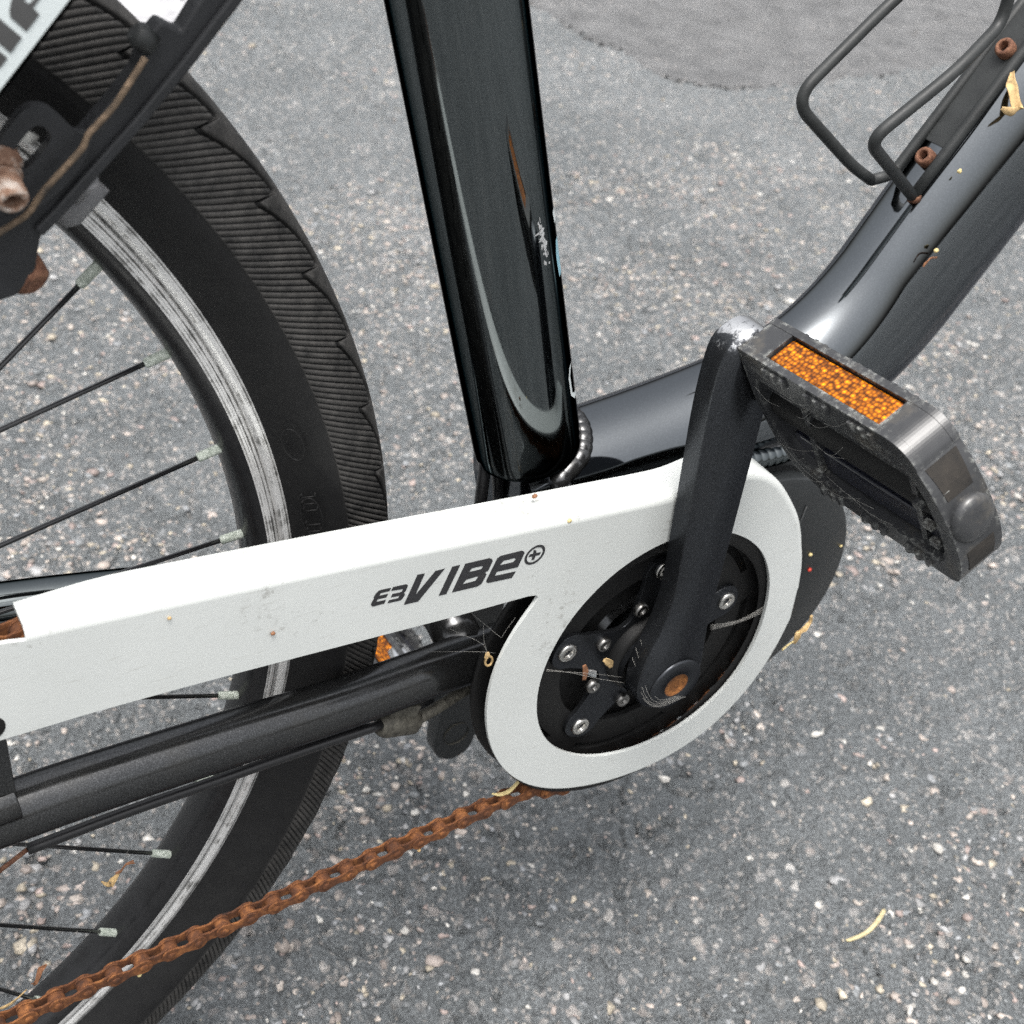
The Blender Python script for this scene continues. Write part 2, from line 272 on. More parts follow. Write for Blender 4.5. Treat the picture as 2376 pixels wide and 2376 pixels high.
# ------------------------------------------------------------------ builders (all coordinates in mm, bike frame: x forward, y away, z up)
random.seed(4); rng = np.random.default_rng(4)
class MB:
    def __init__(s): s.v = []; s.f = []; s.sm = []
    def add(s, vs, fs, smooth=True):
        o = len(s.v); s.v += [tuple(v) for v in vs]; s.f += [tuple(i+o for i in f) for f in fs]; s.sm += [smooth]*len(fs)
    def ring_loft(s, rings, cap0=True, cap1=True, closed=True, smooth=True):
        n = len(rings[0]); vs = [p for r in rings for p in r]; fs = []
        for i in range(len(rings)-1):
            for j in range(n if closed else n-1):
                k = (j+1) % n; fs.append((i*n+j, i*n+k, (i+1)*n+k, (i+1)*n+j))
        o = len(s.v); s.add(vs, fs, smooth)
        if cap0: s.f.append(tuple(o+i for i in reversed(range(n)))); s.sm.append(False)
        if cap1: s.f.append(tuple(o+(len(rings)-1)*n+i for i in range(n))); s.sm.append(False)
    def tube(s, path, rad, n=16, sx=1.0, sy=1.0, up=None, cap=True):
        P = [Vector(p) for p in path]; m = len(P)
        R = rad if hasattr(rad, '__len__') else [rad]*m
        T = [(P[min(i+1, m-1)]-P[max(i-1, 0)]).normalized() for i in range(m)]
        u = Vector(up) if up else (Vector((0, 1, 0)) if abs(T[0].y) < .9 else Vector((1, 0, 0)))
        rings = []
        for i in range(m):
            u = (u-T[i]*u.dot(T[i])).normalized(); b = T[i].cross(u)
            rings.append([tuple(P[i]+(u*math.cos(2*math.pi*k/n)*sx+b*math.sin(2*math.pi*k/n)*sy)*R[i]) for k in range(n)])
        s.ring_loft(rings, cap, cap)
    def box(s, o, ax, ay, az, x0, x1, y0, y1, z0, z1):
        o, ax, ay, az = map(Vector, (o, ax, ay, az))
        vs = [o+ax*x+ay*y+az*z for z in (z0, z1) for y in (y0, y1) for x in (x0, x1)]
        s.add(vs, [(0, 2, 3, 1), (4, 5, 7, 6), (0, 1, 5, 4), (2, 6, 7, 3), (0, 4, 6, 2), (1, 3, 7, 5)], False)
    def prism(s, loops, o, ax, ay, az, h0, h1, smooth_side=False):
        """polygon (first loop outer, rest holes) in the ax/ay plane, from height h0 to h1 along az"""
        o, ax, ay, az = map(Vector, (o, ax, ay, az))
        def area(l): return sum(l[i][0]*l[(i+1) % len(l)][1]-l[(i+1) % len(l)][0]*l[i][1] for i in range(len(l)))
        L = [list(l) if (area(l) > 0) == (i == 0) else list(reversed(l)) for i, l in enumerate(loops)]
        tri = tessellate_polygon([[Vector((p[0], p[1], 0)) for p in l] for l in L])
        flat = [p for l in L for p in l]
        A = [o+ax*p[0]+ay*p[1]+az*h0 for p in flat]; B = [o+ax*p[0]+ay*p[1]+az*h1 for p in flat]; n = len(flat)
        fs = []
        for t in tri:
            a, b, c = [flat[i] for i in t]
            if (b[0]-a[0])*(c[1]-a[1])-(b[1]-a[1])*(c[0]-a[0]) < 0: t = (t[0], t[2], t[1])
            fs.append((t[2], t[1], t[0])); fs.append((t[0]+n, t[1]+n, t[2]+n))
        o2 = len(s.v); s.add(A+B, fs, False)
        k = 0
        for l in L:
            m = len(l)
            for i in range(m):
                j = (i+1) % m; s.f.append((o2+k+i, o2+k+j, o2+n+k+j, o2+n+k+i)); s.sm.append(smooth_side)
            k += m
    def build(s, name, mat, parent=None, loc=None, bevel=0, ang=40, sharp=None, flip=True, raw=False):
        me = bpy.data.meshes.new(name); off = Vector((0, 0, 0)) if loc is None else Vector(loc)
        me.from_pydata([((v[0]-off.x)*.001, (v[1]-off.y)*.001, (v[2]-off.z)*.001) for v in s.v], [], s.f)
        me.update()
        if flip:
            bm = bmesh.new(); bm.from_mesh(me); bmesh.ops.recalc_face_normals(bm, faces=bm.faces); bm.to_mesh(me); bm.free()
        me.polygons.foreach_set('use_smooth', s.sm); 
        if sharp: me.set_sharp_from_angle(angle=math.radians(sharp))
        me.materials.append(MT[mat] if isinstance(mat, str) else mat)
        ob = bpy.data.objects.new(name, me); col.objects.link(ob)
        ob.location = (off.x*.001, off.y*.001, (off.z+G)*.001)
        put(ob, parent)
        if bevel:
            b = ob.modifiers.new('bevel', 'BEVEL'); b.width = bevel*.001; b.segments = 2; b.limit_method = 'ANGLE'; b.angle_limit = math.radians(ang); b.harden_normals = False
        return ob
def put(ob, parent):
    if parent is not None:
        ob.parent = parent; ob.matrix_parent_inverse = Matrix.Translation(-WLOC[parent.name])
    WLOC[ob.name] = (WLOC.get(parent.name) if False else ob.location.copy())
WLOC = {}
def empty(name, loc, parent=None):
    o = bpy.data.objects.new(name, None); col.objects.link(o); o.location = W(*loc); o.empty_display_size = .02
    put(o, parent); return o
def tag(o, label=None, cat=None, group=None, kind=None):
    if label: o['label'] = label
    if cat: o['category'] = cat
    if group: o['group'] = group
    if kind: o['kind'] = kind
    return o
def copy_part(src, loc, parent, rot=None):
    o = src.copy(); col.objects.link(o); o.location = W(*loc)
    if rot is not None: o.rotation_euler = rot
    put(o, parent); return o
def spline(pts, per=8, closed=False):
    P = [np.array(p, float) for p in pts]; n = len(P); out = []
    for i in range(n if closed else n-1):
        p1, p2 = P[i], P[(i+1) % n]; p0 = P[i-1] if (closed or i > 0) else 2*p1-p2; p3 = P[(i+2) % n] if (closed or i+2 < n) else 2*p2-p1
        for k in range(per):
            t = k/per; out.append(tuple(.5*((2*p1)+(-p0+p2)*t+(2*p0-5*p1+4*p2-p3)*t*t+(-p0+3*p1-3*p2+p3)*t**3)))
    if not closed: out.append(tuple(P[-1]))
    return out
def bent(pts, rad, per=6):
    """polyline with its corners rounded to a given radius"""
    P = [Vector(p) for p in pts]; out = [P[0]]
    for i in range(1, len(P)-1):
        a = (P[i-1]-P[i]); b = (P[i+1]-P[i]); r = min(rad, a.length*.45, b.length*.45); a.normalize(); b.normalize()
        p0, p2 = P[i]+a*r, P[i]+b*r
        for k in range(per+1):
            t = k/per; out.append(p0*(1-t)**2+P[i]*2*t*(1-t)+p2*t*t)
    out.append(P[-1]); return out
def lathe_y(mb, prof, c, n, a0=0., a1=360., smooth=True, closed_prof=False):
    """profile of (radius, y) turned about an axis along y through c=(x,z)"""
    full = abs(a1-a0-360) < 1e-6; m = n if full else n+1; rows = []
    for i in range(m):
        a = math.radians(a0+(a1-a0)*i/n); rows.append([(c[0]+r*math.cos(a), y, c[1]+r*math.sin(a)) for r, y in prof])
    k = len(prof); vs = [p for r in rows for p in r]; fs = []
    for i in range(n):
        j = (i+1) % m
        for q in range(k if closed_prof else k-1):
            w = (q+1) % k; fs.append((i*k+q, j*k+q, j*k+w, i*k+w))
    mb.add(vs, fs, smooth)
def socket_bolt(mb, c, axis, r, h, hexr, depth, dome=.25, washer=None):
    """round-headed bolt with a hexagon socket; base at c, head along axis"""
    c = Vector(c); a = Vector(axis).normalized(); u = a.orthogonal().normalized(); w = a.cross(u); n = 24
    def circ(rr, hh): return [tuple(c+a*hh+(u*math.cos(2*math.pi*k/n)+w*math.sin(2*math.pi*k/n))*rr) for k in range(n)]
    def hexa(rr, hh):
        out = []
        for k in range(n):
            t = 2*math.pi*k/n; q = (t % (math.pi/3))-math.pi/6; s_ = rr*math.cos(math.pi/6)/math.cos(q)
            out.append(tuple(c+a*hh+(u*math.cos(t)+w*math.sin(t))*s_))
        return out
    rings = [circ(r, 0), circ(r, h*(1-dome)), circ(r*.86, h*.97), circ(r*.80, h), hexa(hexr*1.06, h), hexa(hexr, h-.3), hexa(hexr, h-depth)]
    mb.ring_loft(rings, False, True)
    if washer: 
        rings = [circ(washer, -1.2), circ(washer, -.2), circ(washer*.95, 0), circ(r*.9, 0)]; mb.ring_loft(rings, False, False)

# ------------------------------------------------------------------ ground
_VT = {}
def vnoise(x, y, cell, seed):
    """smooth value noise at the points x,y (mm), about unit variance"""
    g = _VT.setdefault(seed, None)
    if g is None: g = _VT[seed] = np.random.default_rng(seed).normal(size=(512, 512))
    u = (x+9000)/cell; v = (y+9000)/cell
    i = np.floor(u).astype(int); j = np.floor(v).astype(int); fx = u-i; fy = v-j; fx = fx*fx*(3-2*fx); fy = fy*fy*(3-2*fy)
    a = g[i % 512, j % 512]; b = g[(i+1) % 512, j % 512]; c_ = g[i % 512, (j+1) % 512]; d = g[(i+1) % 512, (j+1) % 512]
    return a*(1-fx)*(1-fy)+b*fx*(1-fy)+c_*(1-fx)*fy+d*fx*fy
def fbm(x, y, cell, octs, seed, gain=.55):
    return sum(gain**o*vnoise(x, y, cell/2**o, seed*17+o) for o in range(octs))
X0, X1, Y0, Y1 = -520, 2560, -420, 2260
gx = np.concatenate([np.arange(X0, 800, 3.1), np.arange(800, X1+1, 8.0)]); gy = np.concatenate([np.arange(Y0, 800, 3.1), np.arange(800, Y1+1, 8.0)]); X1, Y1 = gx[-1], gy[-1]
nx, ny = len(gx), len(gy)
_x, _y = np.meshgrid(gx, gy, indexing='ij')
wx = _x+vnoise(_x, _y, 22, 31)*7; wy = _y+vnoise(_x, _y, 22, 32)*7
H = fbm(_x, _y, 330, 3, 1)*2.0+np.abs(fbm(wx, wy, 19, 2, 2))*4.2+fbm(wx, wy, 9.0, 2, 5)*1.5
cre = np.abs(vnoise(wx, wy, 34, 41)+.45*vnoise(wx, wy, 15, 42)); gate = np.clip(vnoise(_x, _y, 75, 43)+.35, 0, 1)
H -= np.clip(1-cre/.14, 0, 1)*gate*6.5
H -= np.clip(fbm(_x, _y, 19, 2, 3)-1.5, 0, 1)*4.5
edge = np.minimum(np.minimum(np.arange(nx), nx-1-np.arange(nx))[:, None], np.minimum(np.arange(ny), ny-1-np.arange(ny))[None])
H = (H-2.8)*np.clip(edge/10, 0, 1)
def hgt(x, y):
    i = int(np.clip(np.searchsorted(gx, x)-1, 0, nx-2)); j = int(np.clip(np.searchsorted(gy, y)-1, 0, ny-2)); fx = (x-gx[i])/(gx[i+1]-gx[i]); fy = (y-gy[j])/(gy[j+1]-gy[j])
    return H[i, j]*(1-fx)*(1-fy)+H[i+1, j]*fx*(1-fy)+H[i, j+1]*(1-fx)*fy+H[i+1, j+1]*fx*fy
GX, GY = np.meshgrid(gx, gy, indexing='ij')
V = np.stack([GX, GY, H], -1).reshape(-1, 3)*.001
idx = np.arange(nx*ny).reshape(nx, ny)
F = np.stack([idx[:-1, :-1], idx[1:, :-1], idx[1:, 1:], idx[:-1, 1:]], -1).reshape(-1, 4)
far = 60000.
ext = np.array([(-far, -far, 0), (far, -far, 0), (far, far, 0), (-far, far, 0)])*.001
nb = len(V); V = np.vstack([V, ext]); c4 = [idx[0, 0], idx[-1, 0], idx[-1, -1], idx[0, -1]]
faces = F.tolist()
sides = [list(idx[:, 0]), list(idx[-1, :]), list(idx[::-1, -1]), list(idx[0, ::-1])]
for k in range(4):
    for i in range(len(sides[k])-1): 
        faces.append((int(sides[k][i]), nb+k, int(sides[k][i+1])))
    faces.append((int(sides[k][-1]), nb+k, nb+(k+1) % 4))
me = bpy.data.meshes.new('ground'); me.from_pydata(V.tolist(), [], faces); me.update()
bm = bmesh.new(); bm.from_mesh(me); bmesh.ops.recalc_face_normals(bm, faces=bm.faces); bm.to_mesh(me); bm.free()
if me.polygons[0].normal.z < 0: me.flip_normals()
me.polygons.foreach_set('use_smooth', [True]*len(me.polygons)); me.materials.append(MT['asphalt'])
ground = bpy.data.objects.new('ground', me); col.objects.link(ground); tag(ground, 'worn grey asphalt with pale stones showing', kind='structure'); WLOC['ground'] = Vector((0, 0, 0))

# dressed edge of a newer asphalt repair at the far right
pe = [(1000, 2180), (1040, 1940), (1085, 1790), (1100, 1690), (1088, 1560), (1120, 1450), (1112, 1340), (1150, 1262), (1235, 1232), (1330, 1222), (1440, 1228), (1560, 1215), (1720, 1235), (1900, 1240), (2120, 1260), (2500, 1250)]
pe = [(x*1.03-8, y*1.03+12) for x, y in pe]
pl = spline(pe, 10); pl = [(x+random.gauss(0, 4), y+random.gauss(0, 4)) for x, y in pl]
poly = pl+[(X1-6, Y1-6), (990, Y1-6)]
def inside(px_, py_):
    ins = np.zeros(px_.shape, bool); m_ = len(poly)
    for a in range(m_):
        (xa, ya), (xb, yb) = poly[a], poly[(a+1) % m_]
        cr = ((ya > py_) != (yb > py_)) & (px_ < (xb-xa)*(py_-ya)/((yb-ya) if yb != ya else 1e-9)+xa); ins ^= cr
    return ins
SUB = inside(GX, GY)
core = SUB.copy()
for sh in ((1, 0), (-1, 0), (0, 1), (0, -1)): core &= np.roll(SUB, sh, (0, 1))
PZ = np.where(core, np.maximum(H+1.6, 5.0+.30*H+fbm(GX, GY, 18, 2, 9)*.35), H-.6)-G
sel_ = SUB; pid = -np.ones((nx, ny), int); pid[sel_] = np.arange(sel_.sum())
q4 = np.stack([pid[:-1, :-1], pid[1:, :-1], pid[1:, 1:], pid[:-1, 1:]], -1).reshape(-1, 4); q4 = q4[(q4 >= 0).all(1)]
mb = MB(); mb.v = np.stack([GX[sel_], GY[sel_], PZ[sel_]], -1).tolist(); mb.f = q4.tolist(); mb.sm = [True]*len(q4)
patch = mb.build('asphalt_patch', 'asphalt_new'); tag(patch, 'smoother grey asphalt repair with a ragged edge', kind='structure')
mb = MB(); lp = [(190, 2150), (255, 1975), (322, 1845), (400, 1782), (455, 1796), (486, 1850), (500, 2100)]
lp = spline(lp, 6); mb.prism([[(x, y) for x, y in lp]], (0, 0, -G), (1, 0, 0), (0, 1, 0), (0, 0, 1), 2.0, 6.5)
tag(mb.build('road_marking', 'line'), 'worn white paint on the asphalt behind the tyre', kind='structure')

# exposed stones bedded in the asphalt: thousands, one object
ico = bmesh.new(); bmesh.ops.create_icosphere(ico, subdivisions=1, radius=1.0)
iv = np.array([v.co[:] for v in ico.verts]); ifc = np.array([[v.index for v in f.verts] for f in ico.faces]); ico.free()
tones = np.array([(.43, .375, .335), (.47, .42, .375), (.34, .34, .34), (.58, .56, .52), (.37, .30, .275), (.28, .29, .30), (.45, .40, .32), (.22, .23, .235), (.38, .33, .30)])
_dn = lambda x, y: float(vnoise(np.array([x]), np.array([y]), 130, 61)[0])
def DENS(x, y): return min(1, max(.06, .38+.55*_dn(x, y)))
sv, sf, sc3 = [], [], []; cnt = 0; tries = 0
camx, camy = -346., -406.
while cnt < 26000 and tries < 400000:
    tries += 1
    if rng.random() < .5: x = rng.uniform(-420, 1100); y = rng.uniform(-330, 1100)
    else: x = rng.uniform(-300, 2500); y = rng.uniform(-300, 2200)
    a = math.degrees(math.atan2(x-camx, y-camy))
    if a < 3 or a > 84: continue
    if x > 1080 and y > 1240: continue
    if rng.random() > DENS(x, y): continue
    r = min(5.4, 1.65*math.exp(rng.normal()*.52)+.5)
    s = np.array([r*rng.uniform(.7, 1.5), r*rng.uniform(.7, 1.5), r*rng.uniform(.32, .5)])
    t = rng.uniform(0, 2*math.pi); ct, st = math.cos(t), math.sin(t)
    v = iv*(1+np.clip(rng.normal(size=(len(iv), 1))*.24, -.4, .4))*s; v[:, 2] = np.minimum(v[:, 2], s[2]*.62); v = np.stack([v[:, 0]*ct-v[:, 1]*st, v[:, 0]*st+v[:, 1]*ct, v[:, 2]], -1)
    v += (x, y, hgt(x, y)-s[2]*rng.uniform(.30, .60))
    sv.append(v); sf.append(ifc+cnt*len(iv)); tc = tones[rng.integers(len(tones))]*rng.uniform(.75, 1.3); sc3.append(np.repeat([[*tc, 1]], len(iv), 0)); cnt += 1
me = bpy.data.meshes.new('aggregate'); me.from_pydata((np.vstack(sv)*.001).tolist(), [], np.vstack(sf).tolist()); me.update()
me.polygons.foreach_set('use_smooth', [True]*len(me.polygons))
at = me.attributes.new('stone', 'FLOAT_COLOR', 'POINT'); at.data.foreach_set('color', np.vstack(sc3).ravel())
me.materials.append(MT['stone']); agg = bpy.data.objects.new('aggregate', me); col.objects.link(agg); agg['kind'] = 'stuff'; put(agg, ground)

# ------------------------------------------------------------------ bicycle
HX, HZ = -486.74, 60.67
bike = tag(empty('bicycle', (HX, 0, -G)), 'black electric bicycle with a white chain guard and rusty chain', 'bicycle')

# --- frame
frame = empty('frame', (0, 0, 0), bike)
sa = math.radians(105.64); sd = Vector((math.cos(sa), 0, math.sin(sa))); s0 = Vector((-75.93, 0, 200))
def st(z): return s0+sd*((z-200)/math.sin(sa))
mb = MB(); rr = [24.4, 25.1, 25.38]; pth = [st(101.6), st(102.4), st(104.4)]
for z in range(110, 520, 30): pth.append(st(z)); rr.append(25.38)
mb.tube(pth, rr, 64, up=(0, 1, 0)); seat = mb.build('seat_tube', 'paint', frame, sharp=50)
mb = MB(); mb.tube([Vector((8, 0, 0))+st(108), Vector((8, 0, 0))+st(60), (-18, 0, 8)], 16.0, 32); mb.build('seat_tube_stub', 'paint_dusty', frame)
# down tube: leaves the seat tube almost level, then sweeps up to the head tube, oval in section
dd = Vector((math.cos(math.radians(56.8)), 0, math.sin(math.radians(56.8)))); d0 = Vector((170, 0, 137.5))
ctr = bent([(-58, 0, 76.5), (142.6, 0, 95.6), tuple(d0+dd*420)], 62, 26)
lin = lambda a, b, k: [tuple(Vector(a).lerp(Vector(b), t/k)) for t in range(k)]
ctr = lin(ctr[0], ctr[1], 8)+[tuple(p) for p in ctr[1:-1]]+lin(ctr[-2], ctr[-1], 12)[1:]+[tuple(ctr[-1])]
mb = MB(); m = len(ctr)
P = [Vector(p) for p in ctr]; rings = []
for i in range(m):
    T = (P[min(i+1, m-1)]-P[max(i-1, 0)]).normalized(); b = Vector((-T.z, 0, T.x)); t = min(1, max(0, (P[i].x-10)/190)); t = t*t*(3-2*t)
    an, ay = 29+13*t, 30-2.0*t; q = 2.0+.2*t
    ring = []
    for k in range(72):
        a = 2*math.pi*k/72; ca, sa_ = math.cos(a), math.sin(a)
        ring.append(tuple(P[i]+b*an*math.copysign(abs(sa_)**(2/q), sa_)+Vector((0, 1, 0))*ay*math.copysign(abs(ca)**(2/q), ca)))
    rings.append(ring)
mb.ring_loft(rings); mb.build('down_tube', 'paint_bright', frame, sharp=50)
# weld beads: rows of overlapping ripples
def weld(name, path, r, n, mat='paint'):
    mb = MB(); pts = spline(path, 40); L = len(pts)
    rad = [r*(1+.07*abs(math.sin(math.pi*n*i/L))) for i in range(L)]
    mb.tube(pts, rad, 12); return mb.build(name, mat, frame)
wp = []
for k in range(-9, 10):
    a = math.radians(90+k*15.); zz = 82+29*math.sin(a); yy = 29.5*math.cos(a)
    xx = st(zz).x+math.sqrt(max(0, 25.2**2-min(yy*yy, 25.2**2*.999)))*1.02
    wp.append((xx+2, yy*.92, zz))
weld('weld_bead', wp, 4.8, 34, 'paint_dusty')
weld('weld_bead', [(40, -31, 88), (60, -32, 84), (78, -32.5, 82), (96, -32, 82), (118, -30, 86)], 5.0, 15)
mb = MB(); mb.tube([(20, 0, 40), (60, 0, 62), (100, 0, 78)], [30, 31, 24], 24); mb.prism([[(20, 55), (60, 66), (118, 62), (128, 80), (105, 88), (20, 84)]], (0, 0, 0), (1, 0, 0), (0, 0, 1), (0, 1, 0), -33, 33); mb.build('motor_bracket', 'paint_dusty', frame, bevel=1.5)
# chain stays
def stay(name, s, mat, dz=0):
    P = [(-22, s*22, -2), (-60, s*26, 1), (-92, s*31, 7), (-120, s*36, 12.2), (-160, s*41, 17), (-216, s*46.3, 24.8), (-280, s*51, 31.4), (-330, s*54.7, 35.2), (-430, s*60, 46), (HX+12, s*64, HZ-6)]
    if dz: P = [(x, y, z+dz*min(1, max(0, -x-60)/200)) for x, y, z in P]
    pts = spline(P, 8); n = len(pts); rad = [13.6-1.3*min(1, i/(n*.35)) for i in range(n)]
    mb = MB(); mb.tube(pts, rad, 32, sx=.95, sy=1.04, up=(0, 1, 0)); return mb.build(name, mat, frame)
stay('chain_stay', -1, 'paint_dusty'); stay('chain_stay', 1, 'paint', 11)
mb = MB(); mb.tube([(-88, -28, 8), (-84, 0, 8), (-88, 28, 12)], 12, 20); mb.build('stay_bridge', 'paint_dusty', frame)
# bracket on the chain stay that carries the back of the guard
mb = MB(); mb.box((0, 0, 0), (1, 0, 0), (0, 1, 0), (0, 0, 1), -322, -303.2, -62, -58, 41, 88)
mb.tube([(-330, -57, 44), (-303, -57, 46)], 9, 16); mb.build('guard_bracket', 'paint_dusty', frame, bevel=.8)
# seat stay with a white lettered panel on its outer side
e1 = Vector((.676, 0, .737)); e2 = Vector((-.737, 0, .676))
mb = MB(); prof = []
for k in range(40):
    a = 2*math.pi*k/40; prof.append((23*math.copysign(abs(math.cos(a))**.55, math.cos(a)), 9.5*math.copysign(abs(math.sin(a))**.55, math.sin(a))))
oS = Vector((-256.2, -52.6, 334.2))+e2*20
rings = []
for L_, yy in ((-345, -10), (-200, -5), (-60, 0), (40, 0), (110, 6), (180, 16)):
    rings.append([tuple(oS+e1*L_+e2*p[0]+Vector((0, p[1]+yy, 0))) for p in prof])
mb.ring_loft(rings); sst = mb.build('seat_stay', 'paint', frame, sharp=50)
mb = MB(); rings = [[(p[0], -p[1], p[2]) for p in r] for r in rings]; mb.ring_loft(rings); mb.build('seat_stay', 'paint', frame, sharp=50)

# --- panel and lettering on the seat stay (sub-parts of the bicycle)
YS = -62.2
stay_panel = MB()
a0 = Vector((-256.2, YS, 334.4))-e1*4+e2*.6
pts2 = [a0-e1*60, a0+e1*46, a0+e1*46+e2*34, a0-e1*60+e2*34]
stay_panel.prism([[(p.x, p.z) for p in pts2]], (0, 0, 0), (1, 0, 0), (0, 0, 1), (0, 1, 0), YS-.35, YS+.3)
sp = stay_panel.build('name_panel', 'decal_white', bike); tag(sp, 'white panel with grey letters on the seat stay')
for loops in ([[(-267.8, 339.8), (-271.1, 335.1), (-271.8, 332.8), (-271.8, 331.2), (-268.3, 327.4), (-264.6, 331.5), (-266, 333.1), (-264.5, 334.9), (-261.2, 337.9), (-264.2, 342.5)], [(-268, 335), (-266.8, 334.2), (-266, 334.9), (-264.4, 336.3), (-266.2, 338.2)]],
              [[(-275.8, 332.4), (-274.2, 330.8), (-269.6, 326), (-272.8, 322.3), (-275, 324.6), (-278, 327.6)]],
              [[(-278.4, 326), (-275.2, 322.7), (-273.7, 321.2), (-275.7, 318.9), (-280.5, 321)]]):
    mb = MB(); mb.prism(loops, (0, 0, 0), (1, 0, 0), (0, 0, 1), (0, 1, 0), YS-.6, YS-.25); mb.build('letter', 'decal_grey', sp)

# small marks on the seat tube: parts of decals at its front side, a chip and a scrape
def on_seat(name, rows, mat, lift=.15):
    """rows of (z, angle0, angle1): a curved patch lying on the seat tube; angle from -y towards +x, degrees"""
    bx_ = Vector((0, -1, 0)); fx_ = Vector((math.sin(sa), 0, -math.cos(sa)))
    mb = MB(); rg = []
    for z, a_0, a_1 in rows:
        c = st(z); rg.append([tuple(c+(bx_*math.cos(math.radians(a_0+(a_1-a_0)*k/5))+fx_*math.sin(math.radians(a_0+(a_1-a_0)*k/5)))*(25.38+lift)) for k in range(6)])
    mb.ring_loft(rg, False, False, closed=False); return mb.build(name, mat, seat)
fx_ = Vector((math.sin(sa), 0, -math.cos(sa)))

# --- rear wheel
wheel = empty('rear_wheel', (HX, 0, HZ), bike)
wc = (HX, HZ)
mb = MB(); lathe_y(mb, [(305.2, -12.9), (307.2, -13.1), (309.6, -12.5), (310.0, -12.2), (310.2, -10.4), (311.0, -10.4), (311.2, -12.3), (314, -12.6), (316.6, -12.5), (317.2, -11.6), (316.4, -10.6)], wc, 360)
rimw = mb.build('rim', 'rim', wheel, loc=(HX, 0, HZ), flip=True)
mb = MB(); lathe_y(mb, [(316.4, -10.6), (312, -9.8), (308, -8), (308, 8), (312, 9.8), (316.4, 10.6), (317.2, 11.6), (305, 12.9), (301, 11.2), (299.2, 8), (298.2, 4), (298, 0), (298.2, -4), (299.2, -8), (301, -11.2), (305.2, -12.9)], wc, 300)
mb.build('rim_body', 'rim_black', wheel, loc=(HX, 0, HZ))
# tyre with a ribbed shoulder, a scalloped groove and a smooth crown; the rows of the mesh follow the scallops
RC, RT = 336.5, 27.0; NR = 715; NA = NR*4; NS = 65
th = (np.arange(NA)//4+np.array([0, .66, .74, .92])[np.arange(NA) % 4])*2*math.pi/NR
PH = ((math.radians(18.8)-th)/(2*math.pi)*NS) % 1.0
saw = np.where(PH < .82, np.sin(math.pi/2*PH/.82)**.95, .5+.5*np.cos(math.pi*(PH-.82)/.18)); edge_a = 53-26*saw
cols, dep, rib = [], [], []
gap = (np.arange(NA) % 4) >= 2
jit = np.random.default_rng(7).uniform(.6, 1.2, size=NR).repeat(4); one = np.ones(NA)
def row(a, d, r): cols.append(a*one); dep.append(d*one); rib.append(r*one)
for a in np.linspace(-138, -14, 16): row(a, -.2, 0.)
for t in np.linspace(0, 1, 9): row(-6+(edge_a-3+6)*t, .3, .8)
row(edge_a-2.8, -.4, .5); row(edge_a-2.2, -2.8, 0.); row(edge_a+1.6, -2.8, 0.); row(edge_a+2.4, -.6, .4)
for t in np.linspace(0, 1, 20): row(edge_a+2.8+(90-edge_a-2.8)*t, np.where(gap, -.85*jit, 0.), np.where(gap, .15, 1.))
row(90.8, -.05, .8); row(91.6, -.4, .1)
for a in np.linspace(95, 138, 9): row(a, -.4, 0.)
AL = np.stack(cols, 1); depth = np.stack(dep, 1); RIB = np.stack(rib, 1)
rt = RT+depth; ar = np.radians(AL)
TH = th[:, None]-np.radians(.071)*np.clip(96-np.abs(AL), 0, 96)+np.radians(.071*6)
Rr = RC+rt*np.cos(ar); Yy = -rt*np.sin(ar)
f = np.clip((np.abs(AL)-100)/38, 0, 1)
Yy = Yy*(1-f)-np.sign(AL)*12.6*f; Rr = Rr*(1-f*.6)+(315.2)*f*.6
tv = np.stack([HX+Rr*np.cos(TH), Yy, HZ+Rr*np.sin(TH)], -1)
k = AL.shape[1]; ii = np.arange(NA*k).reshape(NA, k); jj = np.roll(ii, -1, 0)
tf = np.stack([ii[:, :-1], jj[:, :-1], jj[:, 1:], ii[:, 1:]], -1).reshape(-1, 4)
me = bpy.data.meshes.new('tyre'); me.from_pydata(((tv.reshape(-1, 3)-(HX, 0, HZ))*.001).tolist(), [], tf.tolist()); me.update()
me.polygons.foreach_set('use_smooth', [True]*len(me.polygons)); me.flip_normals() if me.polygons[30].normal.dot(Vector(tv.reshape(-1, 3)[int(tf[30][0])]-(HX, 0, HZ))) < 0 else None
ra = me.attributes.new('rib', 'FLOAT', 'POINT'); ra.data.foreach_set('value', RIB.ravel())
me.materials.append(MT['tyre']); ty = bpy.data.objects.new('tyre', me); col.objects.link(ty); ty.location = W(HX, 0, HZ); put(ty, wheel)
# moulded ovals on the side wall
for ang, hw, hh in ((16.2, 3.4, 8.2), (9.2, 3.6, 10.5)):
    mb = MB(); pts = []
    for i in range(49):
        t = 2*math.pi*i/48; r_ = 322.5+hw*math.sin(t); aa = math.radians(ang)+hh*math.cos(t)/322.5
        yy = -math.sqrt(max(0, RT*RT-(r_-RC)**2))+.1
        pts.append((HX+r_*math.cos(aa), yy, HZ+r_*math.sin(aa)))
    mb.tube(pts, .32, 6, cap=False); mb.build('sidewall_mark', 'tyre', wheel)
mb = MB()
for q, ang in enumerate((11.1, 10.45, 9.8, 8.4, 7.75, 5.9, 5.3)):
    for (r0_, r1_, da) in ((319.6, 325.2, .12), (319.6, 320.4, .42), (324.6, 325.2, .42))[:3 if q % 2 == 0 else 2]:
        p = []
        for t in (0, 1):
            r_ = r0_+(r1_-r0_)*t; aa = math.radians(ang+da*t); p.append((HX+r_*math.cos(aa), -math.sqrt(RT*RT-(r_-RC)**2)+.05, HZ+r_*math.sin(aa)))
        mb.tube(p, .33, 6)
mb.build('sidewall_mark', 'tyre', wheel)
